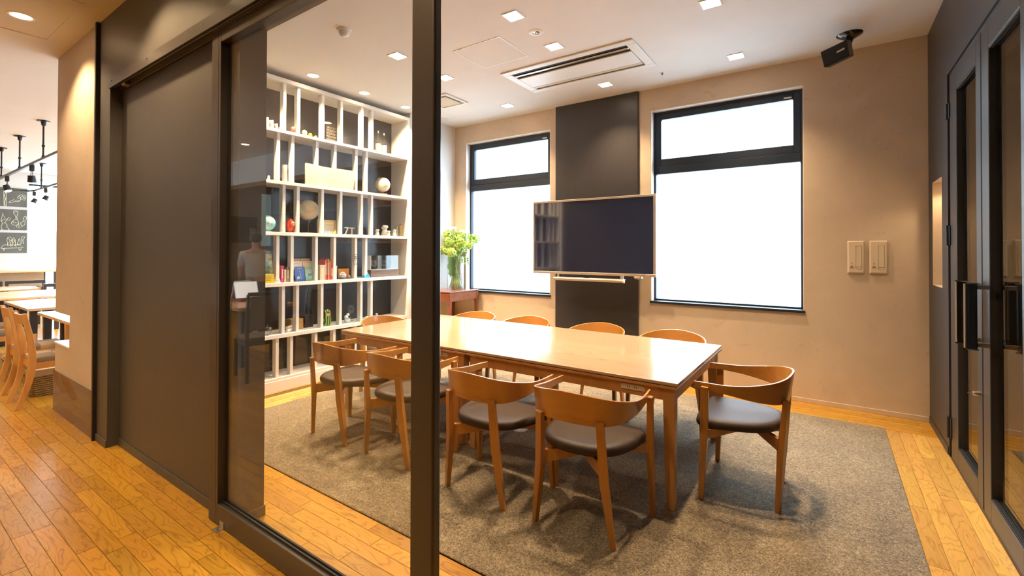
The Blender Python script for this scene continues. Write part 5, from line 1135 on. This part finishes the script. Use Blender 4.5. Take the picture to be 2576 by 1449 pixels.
# wooden cafe chairs with swept legs
def cafe_chair_proto():
    t = thing('cafe_chair', 'x', 'chair', (0,0,0), 0, 'honey oak cafe chairs')
    for s in (-1, 1):
        P = spline([(.19*s,-.265,0),(.19*s,-.215,.14),(.19*s,-.178,.30),(.19*s,-.168,.46),(.19*s,-.185,.64),(.19*s,-.225,.865)], 4); b = BM(); rr = []
        for i, p in enumerate(P):
            wdt = .034 + .016*math.sin(PI*min(1, p.z/.86)); rr.append([b.verts.new((p.x+dx, p.y+dy*wdt, p.z)) for dx, dy in ((-.016,-.5),(.016,-.5),(.016,.5),(-.016,.5))])
        for a, c_ in zip(rr, rr[1:]):
            for k in range(4): b.faces.new((a[k], a[(k+1)%4], c_[(k+1)%4], c_[k]))
        b.faces.new(rr[0][::-1]); b.faces.new(rr[-1]); put('leg', b, M['oakch'], t, bevel=.002)
        b = BM(); bar(b, (.185*s,.20,.40), (.185*s,.20,.001), .036,.036,.028,.028, side=(1,0,0)); put('leg', b, M['oakch'], t, bevel=.002)
        b = BM(); box(b, .174*s-.010, .174*s+.010, -.155, .205, .345, .405); put('seat_rail', b, M['oakch'], t)
    b = BM(); box(b, -.175, .175, .190, .210, .345, .405); put('seat_rail', b, M['oakch'], t)
    b = BM(); box(b, -.175, .175, -.168, -.150, .345, .405); put('seat_rail', b, M['oakch'], t)
    b = BM(); rr = []
    for i in range(9): x = -.175+.35*i/8; y = -.215-.022*math.sin(PI*i/8); rr.append([b.verts.new(p) for p in ((x,y-.008,.765),(x,y+.010,.765),(x,y+.002,.855),(x,y-.016,.855))])
    for a, c_ in zip(rr, rr[1:]):
        for k in range(4): b.faces.new((a[k], a[(k+1)%4], c_[(k+1)%4], c_[k]))
    b.faces.new(rr[0][::-1]); b.faces.new(rr[-1]); put('top_rail', b, M['oakch'], t)
    b = BM()
    rings = []
    for f, z in ((.97,.405),(1.0,.420),(.97,.447),(.85,.458),(.4,.463)): rings.append([b.verts.new((.185*f*a, .02+.185*f*d, z)) for a, d in ((-1,-.9),(-.9,-1),(.9,-1),(1,-.9),(1,.9),(.9,1),(-.9,1),(-1,.9))])
    for a, c_ in zip(rings, rings[1:]):
        for k in range(8): b.faces.new((a[k], a[(k+1)%8], c_[(k+1)%8], c_[k]))
    b.faces.new(rings[0][::-1]); b.faces.new(rings[-1]); put('cushion', b, M['cush'], t, smooth=True, auto=50)
    return t
m_, nt, bs = new('two_tone_cushion'); g_ = nt.nodes.new('ShaderNodeTexCoord'); ck = nt.nodes.new('ShaderNodeTexChecker'); ck.inputs['Scale'].default_value = 3.6; ck.inputs[1].default_value = (.46,.36,.24,1); ck.inputs[2].default_value = (.24,.19,.14,1); L(nt, g_.outputs['Object'], ck.inputs[0]); L(nt, ck.outputs[0], bs.inputs['Base Color']); bs.inputs['Roughness'].default_value = .8; M['cush'] = m_
cc0 = cafe_chair_proto(); cc0.location = (-6.205, 1.165, 0); cc0['label'] = 'honey oak chair with swept legs nearest the beige pier, wicker basket beneath'
dup(cc0, (-6.965, 1.185, 0), label='honey oak chair with swept legs, second from the beige pier')
dup(cc0, (-8.35, 1.17, 0), label='honey oak chair tucked at the sharp-cornered cafe table')
dup(cc0, (-9.15, 1.17, 0), label='honey oak chair in the second row, farther from the pier')
dup(cc0, (-7.15, 2.30, 0), PI, label='honey oak chair across the nearest cafe table')
dup(cc0, (-8.45, 2.35, 0), PI, label='honey oak chair across the sharp-cornered cafe table')
# basket under the first chair
wv_ = weave('woven_seagrass', (.16,.10,.035), (.42,.30,.13))
t = T('wicker_basket', 'woven seagrass basket with striped rim under the nearest oak cafe chair', 'basket', (-6.585, 1.27, 0))
b = BM(); x0, x1, y0, y1 = -6.76, -6.41, 1.035, 1.50; R_ = []
for z, f in ((.002,.92),(.12,.96),(.205,1.0)): R_.append([b.verts.new(((x0+x1)/2+(x-(x0+x1)/2)*f, (y0+y1)/2+(y-(y0+y1)/2)*f, z)) for x, y in ((x0,y0+.04),(x0+.04,y0),(x1-.04,y0),(x1,y0+.04),(x1,y1-.04),(x1-.04,y1),(x0+.04,y1),(x0,y1-.04))])
for a, c_ in zip(R_, R_[1:]):
    for k in range(8): b.faces.new((a[k], a[(k+1)%8], c_[(k+1)%8], c_[k]))
b.faces.new(R_[0][::-1]); t.p('basket_body', b, wv_)
b = BM(); loop = [(x0,y0+.04),(x0+.04,y0),(x1-.04,y0),(x1,y0+.04),(x1,y1-.04),(x1-.04,y1),(x0+.04,y1),(x0,y1-.04)]; R_ = [[b.verts.new(((x0+x1)/2+(x-(x0+x1)/2)*f, (y0+y1)/2+(y-(y0+y1)/2)*f, z)) for x, y in loop] for z, f in ((.203,1.015),(.262,1.02),(.262,.97),(.203,.965))]
for a, c_ in zip(R_, R_[1:]):
    for k in range(8): b.faces.new((a[k], a[(k+1)%8], c_[(k+1)%8], c_[k]))
st_, nt, bs = new('striped_rim'); tc = nt.nodes.new('ShaderNodeTexCoord'); w3 = nt.nodes.new('ShaderNodeTexWave'); w3.inputs['Scale'].default_value = 22; L(nt, tc.outputs['Object'], w3.inputs['Vector']); L(nt, ramp(nt, w3.outputs[1], [(.35,(.26,.18,.08)),(.65,(.55,.42,.24))]), bs.inputs['Base Color'])
t.p('striped_rim', b, st_)
b = BM(); tube(b, [(x0+.17+.05*math.cos(a), y0-.005-.02*math.sin(a), .20+.055*math.sin(a)) for a in [PI*k/9 for k in range(10)]], .010, 8); t.p('handle', b, wv_, smooth=True)
b = BM(); rr = []
for i in range(9):
    rr.append([b.verts.new((x0+.05+(x1-x0-.10)*i/8, y0+.04+(y1-y0-.08)*j/6, .245+.02*noise.noise(Vector((i*.7, j*.9, 1))))) for j in range(7)])
for i in range(8):
    for j in range(6): b.faces.new((rr[i][j], rr[i+1][j], rr[i+1][j+1], rr[i][j+1]))
single('folded_blanket', b, plain('orange_cream_cloth', (.80,.62,.42), .9, var=.3, vscale=6), 'cream and orange cloth folded inside the wicker basket', 'cloth', (-6.585, 1.27, .24), smooth=True)
dup_b = dup(t.o, (-7.50, 1.27, 0), label='woven basket beneath the second oak chair')
# black framed armchairs at the far end
def arm_proto(mat_seat):
    t = thing('cafe_armchair', 'x', 'chair', (0,0,0), 0, 'black framed cafe armchairs')
    for sx in (-1, 1):
        b = BM(); bar(b, (.27*sx,-.24,.78), (.27*sx,-.27,.001), .045,.05, side=(1,0,0)); put('leg', b, M['dwood'], t)
        b = BM(); bar(b, (.27*sx,.22,.62), (.27*sx,.24,.001), .045,.045, side=(1,0,0)); put('leg', b, M['dwood'], t)
        b = BM(); box(b, .27*sx-.025, .27*sx+.025, -.24, .245, .62, .655); put('armrest', b, M['dwood'], t)
    b = BM(); box(b, -.29, .29, -.265, -.22, .74, .80); put('back_rail', b, M['dwood'], t)
    b = BM(); box(b, -.245, .245, -.24, -.205, .48, .66); put('back_pad', b, M[mat_seat], t, bevel=.01)
    b = BM(); box(b, -.245, .245, -.20, .24, .39, .46); put('seat', b, M[mat_seat], t, bevel=.015, segs=2)
    return t
M['seatw'] = plain('tan_seat_leather', (.48,.30,.14), .5)
a0 = arm_proto('seatw'); a0.location = (-14.05, 2.18, 0); a0.rotation_euler = (0,0,PI*.5); a0['label'] = 'black framed armchair with a tan back, by the ledge counter in the middle'
dup(a0, (-12.45, 2.45, 0), PI*.5, label='black framed armchair with pale seat partly behind the beige pier')
dup(a0, (-14.0, 1.55, 0), PI*.5, label='tall black framed armchair farthest from the beige pier')

# ---- the cafe behind the camera, seen only as reflections in the glass
t = T('menu_chalkboard', 'wide dark menu chalkboard with handwritten lines and two paper notes, reflected in the glass', 'chalkboard', (-11.28, -2.6, 1.62))
b = BM(); box(b, -11.299, -11.28, -3.31, -1.95, 1.62, 2.225); t.p('board', b, plain('menu_slate', (.030,.026,.024), .6))
b = BM(); r2 = random.Random(5)
for r in range(9):
    y = -2.0 - r2.random()*.1; z = 2.17-r*.06
    while y > -3.25:
        n_ = r2.randint(4, 9); tube(b, [(-11.278, y-.016*q, z+.010*math.sin(q*2.1+r)+.006*r2.random()) for q in range(n_)], .0022, 3); y -= .016*n_+.03
t.p('chalk_writing', b, plain('grey_chalk', (.55,.52,.45), .9))
for (y, z) in ((-2.25, 1.72), (-3.20, 1.90)): b = BM(); box(b, -11.279, -11.275, y-.07, y+.07, z-.06, z+.06); t.p('paper_note', b, M['cream'])
def refl_shelf(x0, x1, z, lab, n, hh):
    b = BM(); box(b, x0, x1, -3.699, -3.45, z-.035, z); single('bar_shelf', b, plain('grey_bar_shelf_%d' % int(z*100), (.30,.31,.30), .5), lab, 'shelf', ((x0+x1)/2, -3.57, z), bevel=.002)
    cs = [(.42,.25,.08),(.40,.08,.04),(.50,.35,.10),(.35,.05,.04),(.25,.12,.05),(.55,.50,.40)]
    k = 0; x = x0+.12
    while x < x1-.1 and k < n:
        t = T('liquor_bottle', ('first second third fourth fifth sixth seventh eighth ninth'.split()[k]) + ' bottle from the chalkboard end of the ' + lab, 'bottle', (x, -3.56, z+.0005), 'bottles on the ' + lab)
        b = BM(); h = hh*(.85+.15*r2.random()); lathe(b, [(0,0),(.040,0),(.042,.01),(.042,h*.6),(.016,h*.75),(.014,h),(0,h)], (x, -3.56, z+.0005), 14); t.p('bottle_body', b, col('bottle_%d' % (k % 6), cs[k % 6], .15, coat=.5), smooth=True, auto=50)
        b = BM(); lathe(b, [(0,h),(.017,h),(.017,h+.03),(0,h+.03)], (x, -3.56, z+.0005), 10); t.p('cap', b, M['steel'])
        x += .19+.06*r2.random(); k += 1
refl_shelf(-10.85, -8.45, 2.32, 'upper grey bar shelf, mirrored', 8, .32)
refl_shelf(-7.60, -5.6, 2.30, 'shorter grey shelf farther along the bar, mirrored', 7, .32)
refl_shelf(-8.6, -5.6, 1.62, 'lower grey bar shelf, mirrored', 9, .30)
t = T('window_8', None, None, (-11.29, -3.52, 1.5), kind='structure')
b = BM(); box(b, -11.298, -11.285, -3.64, -3.42, 1.55, 2.80); t.p('pane', b, plain('frosted_lit_window', (.5,.6,.6), .5, emit=(.62,.85,.82), es=.35))
t = T('long_counter_table', 'long oak communal table on black legs in the cafe behind, seen in reflection', 'table', (-6.5, -.8, 0))
b = BM(); box(b, -7.25, -5.85, -1.15, -.40, .705, .745); t.p('table_top', b, M['oakch'], bevel=.003)
for X in (-7.15, -5.98):
    for Y in (-1.05, -.50): b = BM(); box(b, X-.035, X+.035, Y-.035, Y+.035, .001, .705); t.p('leg', b, M['dwood'])
t = T('bar_counter', 'dark back bar counter with drawers under the bottle shelves', 'counter', (-7.5, -3.2, 0))
b = BM(); box(b, -10.9, -5.2, -3.40, -2.95, .0, 1.0); t.p('cabinet', b, M['dwood']); b = BM(); box(b, -10.95, -5.15, -3.45, -2.90, 1.0, 1.04); t.p('counter_top', b, M['mahog'], bevel=.003)
def dark_chair():
    t = thing('upholstered_chair', 'x', 'chair', (0,0,0), 0, 'black dining chairs in the cafe')
    gp = plain('grey_upholstery', (.16,.145,.13), .75)
    for s in (-1, 1):
        b = BM(); bar(b, (.20*s,-.26,.001), (.19*s,-.20,.45), .028,.032,.036,.04, side=(1,0,0)); bar(b, (.19*s,-.20,.45), (.195*s,-.27,.96), .036,.04,.030,.03, side=(1,0,0)); put('leg', b, M['dwood'], t)
        b = BM(); bar(b, (.19*s,.20,.001), (.19*s,.19,.43), .03,.03,.04,.04, side=(1,0,0)); put('leg', b, M['dwood'], t)
    b = BM(); box(b, -.20, .20, -.21, .21, .39, .43); put('seat_frame', b, M['dwood'], t); b = BM(); box(b, -.195, .195, -.18, .205, .43, .475); put('seat', b, gp, t, bevel=.015, segs=2)
    b = BM(); bar(b, (0,-.272,.945), (0,-.275,.985), .40,.03, side=(1,0,0)); put('top_rail', b, M['dwood'], t, bevel=.004)
    b = BM(); bar(b, (0,-.225,.56), (0,-.268,.94), .34,.022, side=(1,0,0)); put('back_pad', b, gp, t, bevel=.006)
    b = BM(); tube(b, [(-.2,-.25,.04),(.2,-.24,.30)], .004, 5); tube(b, [(.2,-.25,.04),(-.2,-.24,.30)], .004, 5); put('cross_brace', b, M['steel'], t)
    return t
d0 = dark_chair(); d0.location = (-5.42, -.42, 0); d0.rotation_euler = (0,0,math.radians(100)); d0['label'] = 'black chair with grey back and crossed wire brace, nearest the glass in reflection'
dup(d0, (-5.30, -1.05, 0), math.radians(95), label='black chair with grey back beside the other one at the communal table end')
dup(d0, (-6.5, -1.55, 0), 0, label='black chair at the far long side of the communal table')
t = T('tablet_stand', 'bright white tablet on a red base on the communal table', 'tablet', (-6.72, -.85, .746))
b = BM(); box(b, -6.86, -6.58, -.95, -.75, .746, .775); t.p('base', b, plain('dark_red_case', (.22,.02,.02), .5)); b = BM(); obb(b, (-6.78, -.85, .90), (.012,.22,.26), (0,.35,0)); t.p('cover', b, M['steel'])
b = BM(); obb(b, (-6.63, -.85, .90), (.006,.30,.22), (0,-.3,0)); t.p('screen', b, plain('lit_tablet_screen', (.8,.8,.8), .5, emit=(1,.98,.92), es=1.6))
for k, (x, y) in enumerate(((-7.15,-.95),(-7.0,-1.02))):
    t = T('acrylic_menu_stand', ['clear acrylic menu holder on the communal table, nearer the person','clear acrylic menu holder on the communal table, nearer the tablet'][k], 'menu stand', (x, y, .746), 'clear menu holders'); b = BM(); box(b, x-.004, x+.004, y-.10, y+.10, .746, 1.05); t.p('plate', b, glass_pane('menu_acrylic_%d' % k, (.9,.92,.92), 2.0)); b = BM(); box(b, x-.04, x+.04, y-.10, y+.10, .746, .750); t.p('foot', b, M['steel'])

# ---- person standing in the cafe, seen in the reflection from behind
def skin(name, pts, edges, radii, m, parent, sub=2, root=0):
    me = bpy.data.meshes.new(name); me.from_pydata([Vector(p) for p in pts], edges, []); o = bpy.data.objects.new(name, me); COL.objects.link(o)
    md = o.modifiers.new('skin', 'SKIN'); md.use_smooth_shade = True; sl = me.skin_vertices[0].data
    for i, r in enumerate(radii): sl[i].radius = (r if isinstance(r, tuple) else (r, r)); sl[i].use_root = (i == root)
    s = o.modifiers.new('sub', 'SUBSURF'); s.levels = sub; s.render_levels = sub
    bpy.context.view_layer.update(); dg = bpy.context.evaluated_depsgraph_get(); nm = bpy.data.meshes.new_from_object(o.evaluated_get(dg)); o.modifiers.clear(); o.data = nm; bpy.data.meshes.remove(me)
    nm.materials.clear(); nm.materials.append(m); o.parent = parent
    for p in nm.polygons: p.use_smooth = True
    return o
P_ = thing('person', 'person with short dark hair in a white shirt, standing turned away, reflected in glass', 'person', (-7.70, -1.50, 0), math.radians(115))
sk_ = plain('skin_tone', (.55,.33,.22), .55); shirt = plain('white_shirt', (.62,.58,.52), .8); trou = plain('dark_trousers', (.02,.02,.022), .7); hair = plain('black_hair', (.012,.010,.010), .5)
# body: one continuous figure facing +Y
pts = [(0,0,.92),(0,.0,1.08),(0,.005,1.26),(0,-.005,1.40),(0,.0,1.475),(0,.012,1.545),(0,.015,1.63),
 (-.17,-.005,1.385),(-.215,.02,1.12),(-.19,.20,1.03),(-.18,.27,1.03),(.17,-.005,1.385),(.215,.02,1.12),(.19,.20,1.03),(.18,.27,1.03),
 (-.09,0,.86),(-.10,.01,.48),(-.10,-.02,.09),(-.10,.12,.035),(.09,0,.86),(.10,.01,.48),(.10,-.02,.09),(.10,.12,.035)]
ed = [(0,1),(1,2),(2,3),(3,4),(4,5),(5,6),(3,7),(7,8),(8,9),(9,10),(3,11),(11,12),(12,13),(13,14),(0,15),(15,16),(16,17),(17,18),(0,19),(19,20),(20,21),(21,22)]
ra = [(.15,.105),(.125,.095),(.145,.105),(.12,.085),(.052,.052),(.062,.075),(.072,.088),.055,.042,.032,.028,.055,.042,.032,.028,.082,.056,.038,.034,.082,.056,.038,.034]
skin('body', pts, ed, ra, sk_, P_)
skin('shirt', [(0,0,.97),(0,0,1.08),(0,.005,1.26),(0,-.005,1.40),(0,0,1.455),(-.17,-.005,1.385),(-.212,.015,1.16),(.17,-.005,1.385),(.212,.015,1.16)], [(0,1),(1,2),(2,3),(3,4),(3,5),(5,6),(3,7),(7,8)], [(.165,.12),(.15,.115),(.165,.122),(.14,.10),(.062,.062),.072,.062,.072,.062], shirt, P_, root=2)
skin('trousers', [(0,0,.98),(0,0,.90),(-.09,0,.84),(-.10,.01,.48),(-.10,-.02,.06),(.09,0,.84),(.10,.01,.48),(.10,-.02,.06)], [(0,1),(1,2),(2,3),(3,4),(1,5),(5,6),(6,7)], [(.158,.115),(.165,.12),.096,.070,.062,.096,.070,.062], trou, P_, root=1)
b = BM(); ball(b, (0,-.012,1.655), .098, 3, (.92,1.05,1.0))
for v in b.verts:
    if v.co.y > .055 and v.co.z < 1.68: v.co.y = .055
put('hair', b, hair, P_, smooth=True)
b = BM(); ball(b, (0,.105,1.605), .014, 2, (.7,1,1.3)); put('nose', b, sk_, P_, smooth=True)
for s in (-1, 1):
    b = BM(); ball(b, (.082*s,.01,1.612), .022, 2, (.35,.7,1)); put('ear', b, sk_, P_, smooth=True)
    b = BM(); ball(b, (.030*s,.093,1.632), .009, 1); put('eye', b, M['wplast'], P_, smooth=True)
    b = BM(); ball(b, (.030*s,.101,1.632), .0045, 1); put('pupil', b, M['slot'], P_, smooth=True)
    h = Vector((.18*s, .30, 1.03)); b = BM(); obb(b, h + Vector((0,.025,0)), (.075,.085,.026)); put('palm', b, sk_, P_, bevel=.010, segs=2)
    for q in range(4): b = BM(); x = h.x-.028+.0187*q; ln = (.062,.074,.070,.055)[q]; tube(b, [(x,h.y+.06,h.z),(x,h.y+.06+ln*.5,h.z-.006),(x,h.y+.06+ln*.9,h.z-.026)], [.009,.0085,.007], 8); put('finger', b, sk_, P_, smooth=True)
    b = BM(); tube(b, [(h.x-.035*s,h.y+.01,h.z),(h.x-.056*s,h.y+.035,h.z-.006),(h.x-.058*s,h.y+.062,h.z-.014)], [.011,.010,.008], 8); put('thumb', b, sk_, P_, smooth=True)
    b = BM(); ball(b, (.10*s,.045,.036), .05, 2, (.95,2.6,.70)); put('shoe', b, M['slot'], P_, smooth=True)
b = BM(); tube(b, [(-.022,.098,1.575),(0,.103,1.573),(.022,.098,1.575)], .0045, 6); put('mouth', b, plain('lip_tone', (.45,.20,.16), .5), P_, smooth=True)
